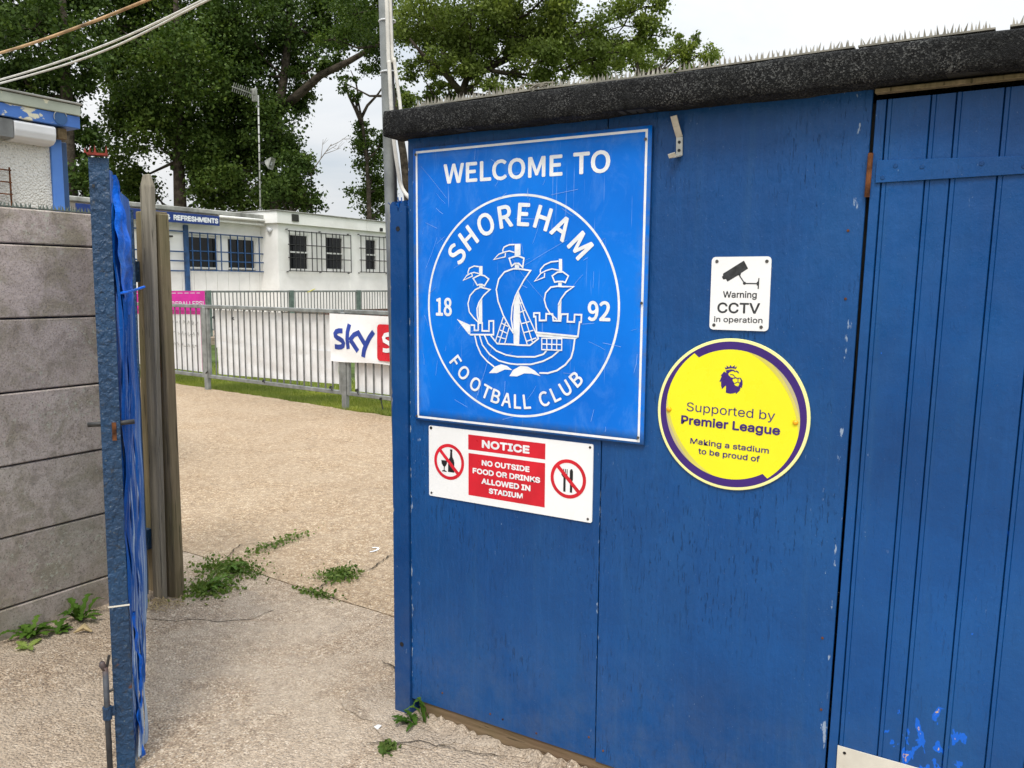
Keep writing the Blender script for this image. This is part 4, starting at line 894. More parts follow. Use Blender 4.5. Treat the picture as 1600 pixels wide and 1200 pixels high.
# ------------------------------------------------------------------ concrete panel wall
cw = thing('concrete_wall', 'wall of stacked grey concrete panels left of the gate', 'wall')
zt = [-.10, .137, .449, .760, 1.075, 1.391, 1.708, 1.862]
for i in range(7):
    mb = MB(); r = random.Random(i+90); dx = r.uniform(-.004, .004)
    mb.box(-3.70+dx, -3.62+dx, -1.2, 2.415, zt[i]+.0035, zt[i+1]-.0035); mb.build('concrete_panel', m_concpanel, cw, bevel=.005)
mb = MB(); mb.box(-3.69, -3.645, -1.2, 2.41, -.05, 1.85); mb.build('core', m_black, cw)
mb = MB(); mb.box(-3.73, -3.60, -1.34, -1.203, -.05, 1.9); mb.build('concrete_post', m_concpanel, cw, bevel=.008)
for i, (a, b, lb) in enumerate(((1.55, 2.02, 'green grey spike strip on the concrete wall top, far left'), (2.03, 2.41, 'green grey spike strip on the concrete wall top, beside the gate'), (1.0, 1.54, 'green grey spike strip on the near end of the concrete wall top'))):
    spike_strip((-3.645, a, 1.8625), (-3.645, b, 1.8625), lb, m_spike_green, .022, .0175, 2, 40+i, 'spike strips on the concrete wall')

# ------------------------------------------------------------------ pebbledashed booth behind the concrete wall
bo = thing('pebbledash_booth', 'white pebbledash booth with flaking blue roof trim behind the wall', 'booth')
mb = MB(); mb.box(-8.0, -5.5, .4, 3.172, 0, 2.60); mb.build('wall', m_pebble, bo)
mb = MB(); mb.box(-5.56, -5.485, 3.174, 3.248, 0, 2.565); mb.build('corner_post', m_palepost, bo, bevel=.003)
mb = MB(); mb.box(-5.62, -5.54, 3.25, 3.315, 0, 2.49); mb.build('door_jamb', m_rail_blue, bo, bevel=.003)
mb = MB(); mb.box(-5.475, -5.42, 3.19, 3.25, 2.49, 2.560); mb.build('roof_bracket', m_sill, bo, bevel=.003)
mb = MB(); mb.box(-8.2, -5.385, .2, 3.325, 2.568, 2.648); mb.build('lower_fascia', m_flakeblue, bo, bevel=.004)
mb = MB(); mb.box(-8.2, -5.376, .2, 3.328, 2.651, 2.718); mb.build('upper_fascia', m_flakegreen, bo, bevel=.004)
mb = MB(); mb.box(-8.22, -5.366, .2, 3.338, 2.721, 2.734); mb.build('roof_felt', m_fascia_grey, bo, bevel=.003)
mb = MB(); mb.tube([(-5.384, 3.19, 2.618), (-5.381, 3.19, 2.618)], .045, 24); mb.build('round_cover', m_rail_blue, bo)
mb = MB(); mb.tube([(-5.379, 3.19+.045*math.cos(a), 2.618+.045*math.sin(a)) for a in [R(20+14*k) for k in range(14)]], .0022, 5); mb.build('cover_rim', m_fascia_grey, bo)
gr = MB()
for k in range(5): gr.bar((-5.47, 2.55+k*.085, 1.9), (-5.47, 2.55+k*.085, 2.27), .008, .008)
for k in range(5): gr.bar((-5.462, 2.5, 1.95+k*.075), (-5.462, 2.895, 1.95+k*.075), .008, .008)
gr.build('window_grille', m_rust, bo)
wl = thing('bulkhead_light', 'pale rectangular bulkhead light under the booth roof', 'light')
def lampbody():
    V = []; F = []; n = 10; ys_ = [2.895, 3.158]
    prof = [(-5.498, 2.56), (-5.40, 2.558), (-5.385, 2.545), (-5.385, 2.50), (-5.395, 2.462), (-5.42, 2.442), (-5.46, 2.434), (-5.498, 2.434)]
    for y in ys_: V += [(x, y, z) for x, z in prof]
    m = len(prof); F = [(k, (k+1) % m, m+(k+1) % m, m+k) for k in range(m)] + [tuple(range(m)), tuple(range(m, 2*m))[::-1]]
    mb = MB(); mb.add(V, F); mb.build('diffuser', m_lamp, wl, bevel=.004)
    mb = MB(); mb.box(-5.498, -5.39, 2.56, 2.892, 2.44, 2.558); mb.build('housing', m_bar, wl, bevel=.006)
lampbody()

# ------------------------------------------------------------------ railings round the pitch
FA = Vector((-9.943, 7.878, 0)); FD = Vector((.99528, -.0970, 0)); FN = Vector((-.0970, -.99528, 0))   # FN faces the viewer
def fq(l, o, z): return FA + FD*l + FN*o + Vector((0, 0, z))
def fbox(l0, l1, o0, o1, z0, z1, m=None):
    q = m or MB(); P = [fq(l, o, z) for z in (z0, z1) for l, o in ((l0, o0), (l1, o0), (l1, o1), (l0, o1))]
    q.add(P, [(0,1,2,3),(7,6,5,4),(0,4,5,1),(1,5,6,2),(2,6,7,3),(3,7,4,0)]); return q
fr = thing('pitch_railing', 'grey metal railing with upright bars in front of white banners', 'railing')
SP = 2.97
bar_me = None
for k in range(-2, 3):
    l = k*SP
    fbox(l-.042, l+.042, -.03, .03, -.05, 1.205).build('post', m_zinc, fr, bevel=.006)
    if k == 2: break
    l0, l1 = l+.05, l+SP-.05
    fbox(l0, l0+.042, -.022, .022, .17, 1.185).build('stile', m_zinc, fr, bevel=.004); fbox(l1-.042, l1, -.022, .022, .17, 1.185).build('stile', m_zinc, fr, bevel=.004)
    fbox(l0-.02, l1+.02, -.028, .028, 1.187, 1.237).build('top_rail', m_zinc, fr, bevel=.006)
    fbox(l0+.043, l1-.043, -.022, .022, .170, .220).build('bottom_rail', m_zinc, fr, bevel=.005)
    n = 19
    for i in range(n):
        x = l0 + .042 + (l1-l0-.084)*(i+1)/(n+1)
        if bar_me is None:
            b0 = MB(); b0.box(-.010, .010, -.006, .006, 0, .966); o = b0.build('bar', m_bar, fr); bar_me = o.data
        else: o = bpy.data.objects.new('bar', bar_me); COL.objects.link(o); o.parent = fr
        o.location = fq(x, 0, .2205); o.rotation_euler = (0, 0, math.atan2(FD.y, FD.x))
# banners
def cloth(l0, l1, zt0, zt1, zb0, zb1, off, amp, seed, nx=60, nz=24, hem=0.0):
    r = random.Random(seed); ph = [r.uniform(0, 6.3) for _ in range(8)]; V = []
    for j in range(nz+1):
        v = j/nz
        for i in range(nx+1):
            u = i/nx; l = l0+(l1-l0)*u; zt_ = zt0+(zt1-zt0)*u; zb_ = zb0+(zb1-zb0)*u + hem*math.sin(u*math.pi*3+ph[5]); z = zb_+(zt_-zb_)*v
            o = amp*(math.sin(u*11+v*3+ph[0]) + .6*math.sin(u*23-v*6+ph[1]) + .5*math.sin(v*9+u*4+ph[2]) + .8*math.sin((u+v)*14+ph[3])*(1-v))
            V.append(tuple(fq(l, off + o, z)))
    F = [(j*(nx+1)+i, j*(nx+1)+i+1, (j+1)*(nx+1)+i+1, (j+1)*(nx+1)+i) for j in range(nz) for i in range(nx)]
    return V, F
def clothbuild(name, V, F, mat, parent=None): mb = MB(); mb.add(V, F); return mb.build(name, mat, parent, smooth=True)
wb = thing('white_banner', 'plain white banner tied behind the middle railing panel', 'banner')
clothbuild('upper_sheet', *cloth(.15, 2.82, 1.165, 1.16, .62, .64, -.055, .004, 1), m_white, wb); clothbuild('lower_sheet', *cloth(.21, 2.80, .70, .70, .235, .29, -.048, .004, 2), m_white, wb)
wb2 = thing('white_banner', 'plain white banner tied behind the right railing panel below the blue lettered banner', 'banner')
clothbuild('sheet', *cloth(3.1, 5.8, 1.12, 1.12, .225, .24, -.05, .005, 3), m_white, wb2)
wb3 = thing('handwritten_banner', 'white banner with faint handwriting and pink edge on the left railing panel', 'banner')
clothbuild('sheet', *cloth(-2.80, -.16, 1.10, 1.10, .24, .235, -.05, .004, 4), m_white, wb3)
mb = MB(); mb.v = [tuple(p) for p in (fq(-.19, -.040, .26), fq(-.155, -.040, .26), fq(-.155, -.040, 1.13), fq(-.19, -.040, 1.13))]; mb.f = [(0,1,2,3)]; mb.build('side_edging', m_pink, wb3)
mb = MB(); mb.v = [tuple(p) for p in (fq(-2.80, -.040, 1.04), fq(-.191, -.040, 1.09), fq(-.191, -.040, 1.14), fq(-2.80, -.040, 1.14))]; mb.f = [(0,1,2,3)]; mb.build('top_edging', m_pink, wb3)
r = random.Random(15); mb = MB(); kk = 0
for row in range(3):
    x = -1.15
    while x < -.25:
        kk += 1; pts = []; z = .96 - row*.17
        for q in range(5): pts.append((x + q*.016 + r.uniform(-.01, .01), z + r.uniform(-.035, .035)))
        for a, b in zip(pts, pts[1:]):
            dx, dz = b[0]-a[0], b[1]-a[1]; ln = math.hypot(dx, dz) or 1; nx_, nz_ = -dz/ln*.004, dx/ln*.004; oo = -.038 + kk*.00002
            mb.add([fq(a[0]+nx_, oo, a[1]+nz_), fq(a[0]-nx_, oo, a[1]-nz_), fq(b[0]-nx_, oo, b[1]-nz_), fq(b[0]+nx_, oo, b[1]+nz_)], [(0,1,2,3)])
        x += r.uniform(.07, .12)
stuff(mb.build('handwriting', m_fascia_grey, wb3))
# the lettered banner in front of the bars
sb = thing('lettered_banner', 'white banner with blue lettering and a red block hung over the railing', 'banner')
BV, BF = cloth(2.757, 4.9, 1.185, 1.165, .60, .585, .048, .0035, 6, 90, 30, .012)
clothbuild('sheet', BV, BF, m_white, sb)
def cloth_off(l, z, l0, l1, zt_, zb_, amp, seed):
    r = random.Random(seed); ph = [r.uniform(0, 6.3) for _ in range(8)]; u = (l-l0)/(l1-l0); v = (z-zb_)/(zt_-zb_)
    return amp*(math.sin(u*11+v*3+ph[0]) + .6*math.sin(u*23-v*6+ph[1]) + .5*math.sin(v*9+u*4+ph[2]) + .8*math.sin((u+v)*14+ph[3])*(1-v))
class FencePrint(Print):
    def build(s, name, mat, parent): s.bend(); return s.mb.build(name, mat, parent)
    def flush(s, name, mat, parent): s.bend(); super().flush(name, mat, parent)
    def bend(s):
        s.mb.v = [tuple(fq(x, .0515 + cloth_off(x, z, 2.757, 4.9, 1.178, .595, .0035, 6) + (0.0 - y), z)) for x, y, z in s.mb.v]
p = FencePrint(0)
S1 = [(2.995,.975),(2.935,.975),(2.885,.962),(2.862,.935),(2.868,.908),(2.895,.888),(2.945,.872),(2.99,.852),(3.012,.822),(3.002,.792),(2.968,.776),(2.91,.770),(2.845,.775)]
p.stroke(S1, .062); p.stroke([(3.118, 1.062), (3.085, .97), (3.077, .88), (3.098, .757)], .062); p.stroke([(3.120, .862), (3.200, .935), (3.276, .962), (3.325, .905), (3.400, .815)], .062)
p.stroke([(3.135, .87), (3.195, .815), (3.268, .738)], .062); p.stroke([(3.535, .985), (3.465, .91), (3.404, .82), (3.372, .75), (3.355, .672)], .066)
p.flush('blue_stroke', m_skyblue, sb)
p = FencePrint(-.009); c0 = .05; ol = []
for cx, cz, a in ((4.45, 1.03, 0), (3.655, 1.03, 90), (3.655, .695, 180), (4.45, .695, 270)):
    for k in range(6): tt = R(a+18*k); ol.append((cx + c0*math.cos(tt), cz + c0*math.sin(tt)))
p.poly(ol); p.build('red_block', m_red, sb)
p = FencePrint(-.017); p.stroke([(3.86, .955), (3.80, .965), (3.745, .955), (3.722, .925), (3.735, .89), (3.80, .868), (3.845, .845), (3.855, .81), (3.83, .782), (3.77, .772), (3.71, .778)], .05)
p.build('white_lettering', m_print_white, sb)
def tie(l, z, dz, name='zip_tie', label='', o=.02):
    mb = MB(); mb.tube([fq(l-.02, o, z+.01), fq(l+.01, o+.012, z), fq(l+.05, o+.02, z-dz)], .007, 6); mb.tube([fq(l-.012, o+.006, z-.008), fq(l+.014, o+.006, z+.012)], .013, 6)
    tag(mb.build(name, m_black), label, 'tie', 'black ties on the railing banners')
for l, z, dz, lb in ((.02, .245, -.03, 'black tie at the lower left corner of the middle white banner'), (.24, 1.06, .02, 'black tie at the upper left of the middle white banner'), (.70, 1.06, .02, 'second black tie along the top of the middle white banner'), (1.35, .225, .02, 'black tie midway along the bottom rail under the middle banner'), (2.72, .245, .03, 'black tie at the lower right corner of the middle white banner'), (3.2, .25, .05, 'long black tie at the lower left of the right white banner'), (3.62, .18, .12, 'black tie with a long loose tail under the blue lettered banner')): tie(l, z, dz, label=lb)

# ------------------------------------------------------------------ terrace, second railing, clubhouse
tr = MB(); tr.box(-40, -17.6, 6, 40, -.1, .14); struct(tr.build('terrace', m_cement))
r2 = thing('terrace_railing', 'far grey railing with upright bars in front of the white clubhouse', 'railing')
XF = -18.0; bm2 = None
posts = [8.5, 11.44, 14.38, 17.32, 20.25, 23.19, 26.13]
for k, y in enumerate(posts):
    mb = MB(); mb.box(XF-.045, XF+.045, y-.075, y+.075, .14, 1.36); mb.build('post', m_greenpost, r2, bevel=.008)
    if k == len(posts)-1: break
    y0, y1 = y+.08, posts[k+1]-.08
    mb = MB(); mb.box(XF-.025, XF+.025, y0, y1, 1.30, 1.352); mb.build('top_rail', m_zinc, r2)
    mb = MB(); mb.box(XF-.02, XF+.02, y0, y1, .30, .34); mb.build('bottom_rail', m_zinc, r2)
    n = 21
    for i in range(n):
        yy = y0 + (y1-y0)*(i+.5)/n
        if bm2 is None: b0 = MB(); b0.box(-.006, .006, -.013, .013, 0, .96); o = b0.build('bar', m_bar, r2); bm2 = o.data
        else: o = bpy.data.objects.new('bar', bm2); COL.objects.link(o); o.parent = r2
        o.location = (XF, yy, .3402)
pk = thing('pink_banner', 'bright pink banner with white lettering on the far railing', 'banner')
mb = MB(); mb.box(XF+.035, XF+.042, 11.2, 14.24, .62, 1.345); mb.build('sheet', m_pink, pk)
class SidePrint(Print):                                                  # print on a face that looks along +X; (y, z) coordinates
    def __init__(s, x): super().__init__(0); s.x = x
    def build(s, name, mat, parent):
        s.mb.v = [(s.x - y, x, z) for x, y, z in s.mb.v]; return s.mb.build(name, mat, parent)
p = SidePrint(XF+.0425); p.text('DODGEBALLERS!', 12.85, 14.19, .96, 1.085, .02); r = random.Random(3); y = 11.3
while y < 14.1: w = r.uniform(.10, .16); p.rect(y, y+w, 1.285, 1.30); y += w + .05
stuff(p.build('lettering', m_print_white, pk))
mb = MB(); mb.bar((XF+.03, 17.95, 1.30), (XF+.04, 18.25, 1.40), .03, .02); tag(mb.build('yellow_tape', m_olive), 'scrap of yellow tape knotted on the far railing', 'tape')

cl = thing('clubhouse', 'white single storey clubhouse with blue window bars and a grey roof', 'building')
XL = -20.8
def wallbox(x0, x1, y0, y1, z0, z1, name, mat, par, bev=0): mb = MB(); mb.box(x0, x1, y0, y1, z0, z1); return mb.build(name, mat, par, bevel=bev)
wins = [(15.88, 17.03, 1.98, 2.96), (17.40, 18.52, 1.99, 2.97), (12.6, 13.9, 1.98, 2.96)]
y = 9.0; yb = []
while y < 18.95: yb.append(y); y += .42
yb.append(18.99)
for a, b in zip(yb, yb[1:]): wallbox(XL-.04, XL + (.004 if int(a*10) % 2 else 0), a+.006, b-.006, .14, 1.93, 'cladding_panel', m_wallwhite, cl, .006)
wallbox(XL-.10, XL-.045, 9.0, 18.99, .14, 1.93, 'wall_base', m_fascia_grey, cl)
for a, b in ((9.0, 12.6), (13.9, 15.88), (17.03, 17.40), (18.52, 18.99)): wallbox(XL-.10, XL, a, b, 1.933, 2.97, 'wall', m_wallwhite, cl)
wallbox(XL-.10, XL+.002, 9.0, 18.99, 2.972, 3.60, 'wall', m_wallwhite, cl)
wallbox(-27.0, XL-.4, 9.0, 9.1, .14, 3.6, 'end_wall', m_wallwhite, cl)
wallbox(-27.2, XL+.30, 8.8, 18.98, 3.603, 3.735, 'roof', m_fascia_grey, cl, .02)
mb = MB(); mb.tube([(XL+.33, 16.87, 3.545), (XL+.33, 19.05, 3.56)], .045, 10); mb.build('gutter', m_gutter, cl, smooth=True)
wallbox(XL+.16, XL+.28, 16.9, 18.9, 3.40, 3.45, 'soffit_trim', m_gutter, cl)
mb = MB(); mb.tube([(XL+.30, 18.93, 3.5), (XL+.20, 18.92, 3.40), (XL+.09, 18.90, 3.25), (XL+.09, 18.90, .2)], .03, 8); mb.build('downpipe', m_rail_blue, cl, smooth=True)
for (a, b, c, d) in wins:
    w = wallbox(XL-.07, XL-.06, a, b, c, d, 'window', m_glass, cl)
    for q in ((a, a+.04, c, d), (b-.04, b, c, d), (a+.041, b-.041, c, c+.05), (a+.041, b-.041, d-.05, d)): wallbox(XL-.058, XL-.02, *q, 'window_frame', m_frame, w)
wallbox(XL+.005, XL+.08, 15.80, 15.94, .14, 3.24, 'porch_post', m_rail_blue, cl, .004)
wallbox(XL+.005, XL+.05, 15.20, 15.32, 2.40, 2.76, 'meter_box', m_darkbox, cl, .01)
wallbox(XL+.005, XL+.13, 15.16, 15.38, 2.86, 2.91, 'lamp_hood', m_darkbox, cl, .01)
gri = bpy.data.objects.new('window_grille', None); COL.objects.link(gri); gri.parent = cl
XG = XL+.10
for z in (3.03, 2.50, 2.22, 1.93): wallbox(XG-.012, XG+.012, 15.945, 18.93, z-.018, z+.018, 'bar', m_rail_blue, gri)
for y in (16.02, 16.30, 16.58, 16.86, 17.06, 17.42, 17.70, 17.98, 18.26, 18.56, 18.90): wallbox(XG+.014, XG+.034, y-.016, y+.016, 1.91, 3.05, 'bar', m_rail_blue, gri)
for z in (3.045, 2.46, 2.19, 1.90): wallbox(XG-.012, XG+.012, 12.5, 15.795, z-.02, z+.02, 'bar', m_rail_blue, gri)
# flower-pot shaped lamp on the downpipe corner
mb = MB(); mb.tube([(XL+.35, 18.72, 3.33), (XL+.42, 18.74, 3.28), (XL+.5, 18.76, 3.20)], [.05, .09, .11], 12); tag(mb.build('corner_lamp', m_lamp, None, smooth=True), 'cream lamp head under the clubhouse gutter corner', 'lamp')
bs = thing('refreshments_sign', 'navy signboard with white capitals along the clubhouse roof edge', 'sign')
mb = MB(); mb.box(XL+.305, XL+.345, 12.4, 16.855, 3.268, 3.556); mb.build('board', m_navy, bs, bevel=.004)
p = SidePrint(XL+.3458); p.text('REFRESHMENTS', 15.253, 16.805, 3.33, 3.485, .075); p.text('&', 15.02, 15.15, 3.33, 3.485, .075); p.text('BAR', 14.52, 14.925, 3.33, 3.485, .075); stuff(p.build('lettering', m_print_white, bs))

cb = thing('cabin_block', 'white flat roofed cabin block on brick footing joined to the clubhouse', 'building')
XB = -20.0
cw_ = [(19.17, 20.08, 1.99, 3.17), (20.87, 21.75, 2.02, 3.18), (22.65, 23.53, 2.05, 3.20), (24.6, 25.5, 2.05, 3.2)]
ys_ = [18.77] + [v for w in cw_ for v in w[:2]] + [29.0]
for a, b in zip(ys_[0::2], ys_[1::2]): wallbox(XB-.12, XB, a, b, 1.98, 3.21, 'wall', m_wallwhite, cb)
for a, b in ((18.77, 22.08), (22.10, 25.4), (25.42, 29.0)): wallbox(XB-.12, XB, a, b, .64, 1.978, 'wall_panel', m_wallwhite, cb, .006)
wallbox(XB-.12, XB+.001, 18.77, 29.0, 3.212, 3.46, 'wall', m_wallwhite, cb)
for a, b, c, d in cw_:
    wallbox(XB-.12, XB-.001, a, b, 1.981, c, 'sill', m_wallwhite, cb) if c > 1.985 else None
    wallbox(XB-.12, XB-.001, a, b, d, 3.209, 'head', m_wallwhite, cb)
wallbox(-26, XB-.001, 18.74, 18.768, .14, 3.46, 'end_wall', m_wallwhite, cb)
wallbox(-26.1, XB+.10, 18.62, 22.9, 3.463, 3.84, 'roof_fascia', m_wallwhite, cb, .01); wallbox(-26.1, XB+.10, 22.92, 29.1, 3.463, 3.84, 'roof_fascia', m_wallwhite, cb, .01)
wallbox(-26.15, XB+.14, 18.58, 29.1, 3.842, 3.875, 'roof_felt', m_fascia_grey, cb, .006)
wallbox(XB-.02, XB+.012, 22.06, 22.9, .66, 3.455, 'cover_strip', m_wallwhite, cb)
wallbox(XB+.102, XB+.125, 19.25, 19.54, 3.56, 3.79, 'vent', m_darkbox, cb); wallbox(XB+.102, XB+.125, 23.6, 23.75, 3.50, 3.62, 'vent', m_darkbox, cb)
for a, b, c, d in cw_:
    w = wallbox(XB-.08, XB-.07, a, b, c, d, 'window', m_glass, cb); mid = (c+d)/2
    for q in ((a, a+.045, c, d), (b-.045, b, c, d), (a+.046, b-.046, c, c+.055), (a+.046, b-.046, d-.045, d), (a+.046, b-.046, mid-.025, mid+.025)): wallbox(XB-.068, XB-.01, *q, 'window_frame', m_frame, w)
def cgrille(y0, y1, z0, z1, ys):
    gg = bpy.data.objects.new('window_grille', None); COL.objects.link(gg); gg.parent = cb; xg = XB+.09
    for z in (z0, z0+(z1-z0)*.33, z0+(z1-z0)*.66, z1): wallbox(xg-.01, xg+.01, y0, y1, z-.014, z+.014, 'bar', m_darkmetal, gg)
    for y in ys: wallbox(xg+.012, xg+.028, y-.014, y+.014, z0-.02, z1+.02, 'bar', m_darkmetal, gg)
    for y in (y0, (y0+y1)/2, y1-.08):
        for z in (z0-.05, z1+.03): wallbox(XB+.001, xg-.012, y-.018, y+.018, z, z+.03, 'bracket', m_darkmetal, gg)
cgrille(19.08, 22.04, 1.97, 3.25, [19.12, 19.39, 19.58, 19.76, 20.12, 20.34, 20.56, 20.78, 21.1, 21.28, 21.46, 21.66, 22.02]); cgrille(22.5, 25.6, 1.99, 3.28, [22.55, 22.82, 23.0, 23.2, 23.56, 23.82, 24.1, 24.4, 24.7, 25.0, 25.3, 25.58])
# brick footing: the courses are built brick by brick where they can be seen
ft = wallbox(XB-.14, XB-.03, 18.78, 29.0, .14, .638, 'brick_footing', m_mortar, cb); bme = None
for row in range(6):
    y = 20.6 + (.1125 if row % 2 else 0)
    while y < 24.6:
        if bme is None: b0 = MB(); b0.box(-.04, .0, 0, .215, 0, .065); o = b0.build('brick', m_brick, ft, bevel=.004); bme = o.data
        else: o = bpy.data.objects.new('brick', bme); COL.objects.link(o); o.parent = ft
        o.location = (XB-.018, y, .635 - .077*(row+1)); y += .227
# aerial mast on the clubhouse roof
am = thing('aerial_mast', 'thin pale aerial mast standing on the clubhouse roof', 'aerial')
mb = MB(); mb.tube([(-20.95, 18.90, 3.736), (-20.95, 18.95, 7.55)], .024, 10); mb.build('mast', m_mast, am, smooth=True)
for k in range(12):
    mb = MB(); z = 4.0 + k*.29; mb.tube([(-20.95, 18.905+k*.004, z), (-20.95, 18.905+k*.004, z+.03)], .034, 10); mb.build('tape_band', m_darkbox, am)
mb = MB(); mb.box(-21.02, -20.88, 18.74, 18.86, 7.33, 7.72); mb.build('mast_box', m_fascia_grey, am, bevel=.01)
A0, A1 = Vector((-20.9, 18.76, 7.52)), Vector((-20.75, 17.75, 7.55)); mb = MB(); mb.bar(A0, A1, .03, .03)
for k in range(11):
    q = A0.lerp(A1, (k+.5)/11); mb.bar(q + Vector((-.06, 0, -.13)), q + Vector((.06, 0, .13)), .012, .012)
mb.build('yagi_boom', m_fascia_grey, am)
ls = thing('horn_loudspeaker', 'small square horn loudspeaker clamped to the aerial mast', 'loudspeaker')
H0 = Vector((-20.80, 19.05, 5.47)); dirn = Vector((.75, .35, -.25)).normalized(); sdv = dirn.cross(Vector((0, 0, 1))).normalized(); upv = sdv.cross(dirn)
def frus(a, b, s0, s1):
    V = []
    for p_, s in ((H0+dirn*a, s0), (H0+dirn*b, s1)): V += [p_ - sdv*s - upv*s, p_ + sdv*s - upv*s, p_ + sdv*s + upv*s, p_ - sdv*s + upv*s]
    q = MB(); q.add(V, [(0,1,5,4),(1,2,6,5),(2,3,7,6),(3,0,4,7),(0,3,2,1)]); return q
frus(0, .22, .05, .19).build('horn', m_fascia_grey, ls); frus(.16, .20, .02, .05).build('driver', m_lamp, ls)
mb = MB(); mb.bar((-20.95, 18.93, 5.42), H0 + dirn*.03, .05, .05); mb.build('bracket', m_darkmetal, ls)
# ------------------------------------------------------------------ trees
def leaf_quads(C, size, rng, droop=.25):
    n = len(C); th = rng.uniform(0, 2*np.pi, n); ph = np.arccos(rng.uniform(-1, 1, n))
    A = np.stack([np.sin(ph)*np.cos(th), np.sin(ph)*np.sin(th), np.cos(ph)-droop], 1); A /= np.linalg.norm(A, axis=1)[:, None]
    B = np.cross(A, rng.normal(size=(n, 3)) + np.array((0, 0, .7))); B /= np.linalg.norm(B, axis=1)[:, None]
    s = size*rng.uniform(.5, 1.5, n)[:, None]; N_ = np.cross(A, B)
    V = np.stack([C - A*s*.5, C + B*s*.36 + N_*s*.06, C + A*s*.55, C - B*s*.36 + N_*s*.06], 1).reshape(-1, 3)
    return V, np.arange(4*n).reshape(n, 4)
def tree(name, label, d, trunk, clumps, mat, leaf=.13, dens=300, seed=0, limbs=(), group='trees behind the clubhouse', depth_k=1.0, trunk_r=.2, bark=None, sparse=1.0):
    rng = np.random.default_rng(seed); rr = random.Random(seed); t = thing(name, label, 'tree', group); k = d/FPX
    T = [at(x, y, d) for x, y in trunk]; base = T[0].copy(); base.z = -.05; mid = base.lerp(T[0], .5); T = [base, mid] + T
    rad = [trunk_r*(1.15 - .85*i/(len(T)-1)) for i in range(len(T))]
    tm = MB(); tm.tube(T, rad, 10)
    for pts, r0 in limbs:
        P = [at(x, y, d + dz) for x, y, dz in pts]; tm.tube(P, [r0*(1 - .7*i/(len(P)-1)) for i in range(len(P))], 8)
    Cs = []; br = MB()
    for cx, cy, rx, ry in clumps:
        dz = rr.uniform(-.7, 1.6)*rx*k*depth_k; c = at(cx, cy, d + dz); a, b, cc = rx*k, rx*k*depth_k, ry*k
        # a branch from the trunk to the clump
        q = min(T[1:], key=lambda p: (p - c - Vector((0, 0, -1.0))).length); m_ = q.lerp(c, .5) + Vector((0, 0, -.12*(c-q).length))
        br.tube([q, m_, c], [.0021*d, .0013*d, .0006*d], 6)
        nsub = max(9, int(9 + 4.5*a*cc*sparse)); nl = int(dens*math.pi*a*cc*sparse)
        u = rng.normal(size=(nsub, 3)); u /= np.linalg.norm(u, axis=1)[:, None]; u *= rng.uniform(.35, 1, (nsub, 1))**.6
        sub = np.array(c) + (u[:, :1]*a)*np.array(CAM_RIGHT) + (u[:, 1:2]*b)*np.array((CAM_FWD.x, CAM_FWD.y, 0)) + (u[:, 2:]*cc)*np.array((0, 0, 1))
        for sp in sub[::3]:
            br.tube([c, c.lerp(Vector(sp), .55) + Vector((0, 0, -.08)), Vector(sp)], [.025, .016, .006], 4, False)
        w = rng.uniform(.4, 1.6, nsub); idx = rng.choice(nsub, nl, p=w/w.sum())
        sg = rng.uniform(.13, .24, nsub)[idx][:, None]*min(a, cc)*1.35
        Cs.append(sub[idx] + rng.normal(size=(nl, 3))*sg*np.array((1, 1, .8)))
    V, F = leaf_quads(np.concatenate(Cs), leaf, rng)
    npmesh('crown', V, F, mat, t)
    tm.build('trunk', bark or m_bark, t, smooth=True); br.build('branches', bark or m_bark, t); return t
tree('poplar_tree', 'dark leafy tree at far left above the pebbledash booth', 30, [(110, 330), (106, 240), (104, 150), (100, 60), (96, -40)],
     [(55, 45, 70, 60), (10, 70, 50, 60), (115, 30, 60, 60), (105, 105, 60, 45), (40, 130, 45, 35), (80, -60, 90, 60), (0, -40, 70, 60), (140, 240, 28, 45), (128, 300, 30, 45), (150, 290, 26, 40), (112, 200, 26, 40), (90, 170, 40, 40), (10, 130, 30, 40)], m_leaf_dark, .14, 640, 1, trunk_r=.34)
tree('poplar_tree', 'tall dark poplar with a straight trunk above the refreshments sign', 36, [(282, 332), (279, 250), (278, 170), (276, 80), (274, -30)],
     [(245, 50, 75, 70), (195, 110, 45, 50), (285, 120, 70, 70), (225, 200, 55, 55), (310, 210, 60, 65), (190, 265, 35, 42), (228, 285, 34, 38), (330, 285, 50, 48), (180, 40, 50, 60), (310, 40, 70, 60), (250, -60, 110, 60), (200, 170, 35, 40), (265, 165, 50, 50), (325, 250, 40, 45), (215, 315, 26, 22), (150, 300, 25, 25)],
     m_leaf_mid, .145, 680, 2, trunk_r=.32)
tree('poplar_tree', 'dark tree with a long limb reaching right behind the aerial mast', 38, [(425, 332), (424, 260), (432, 190), (444, 120), (452, 40), (456, -50)],
     [(385, 45, 70, 70), (470, 25, 65, 55), (385, 140, 55, 65), (440, 95, 45, 50), (385, 225, 50, 60), (425, 205, 42, 55), (400, 290, 55, 45), (530, 25, 55, 45), (350, 260, 40, 50), (345, 90, 50, 60), (400, -60, 110, 60), (465, 140, 26, 38), (355, 170, 45, 50), (450, 240, 30, 40), (560, 60, 42, 32), (510, 90, 28, 22), (440, 300, 35, 30)],
     m_leaf_dark, .145, 680, 3, limbs=[([(440, 170, 0), (470, 145, -.3), (500, 118, -.6), (545, 96, -.9), (590, 70, -1.2), (625, 40, -1.4)], .24)], trunk_r=.36)
tree('ivy_tree', 'low rounded dark bush tree over the clubhouse roof joint', 33, [(455, 335), (458, 300), (462, 260)],
     [(455, 275, 34, 36), (478, 300, 26, 30), (440, 312, 34, 22), (470, 250, 22, 24), (490, 318, 16, 16)], m_leaf_dark, .12, 850, 4, trunk_r=.14)
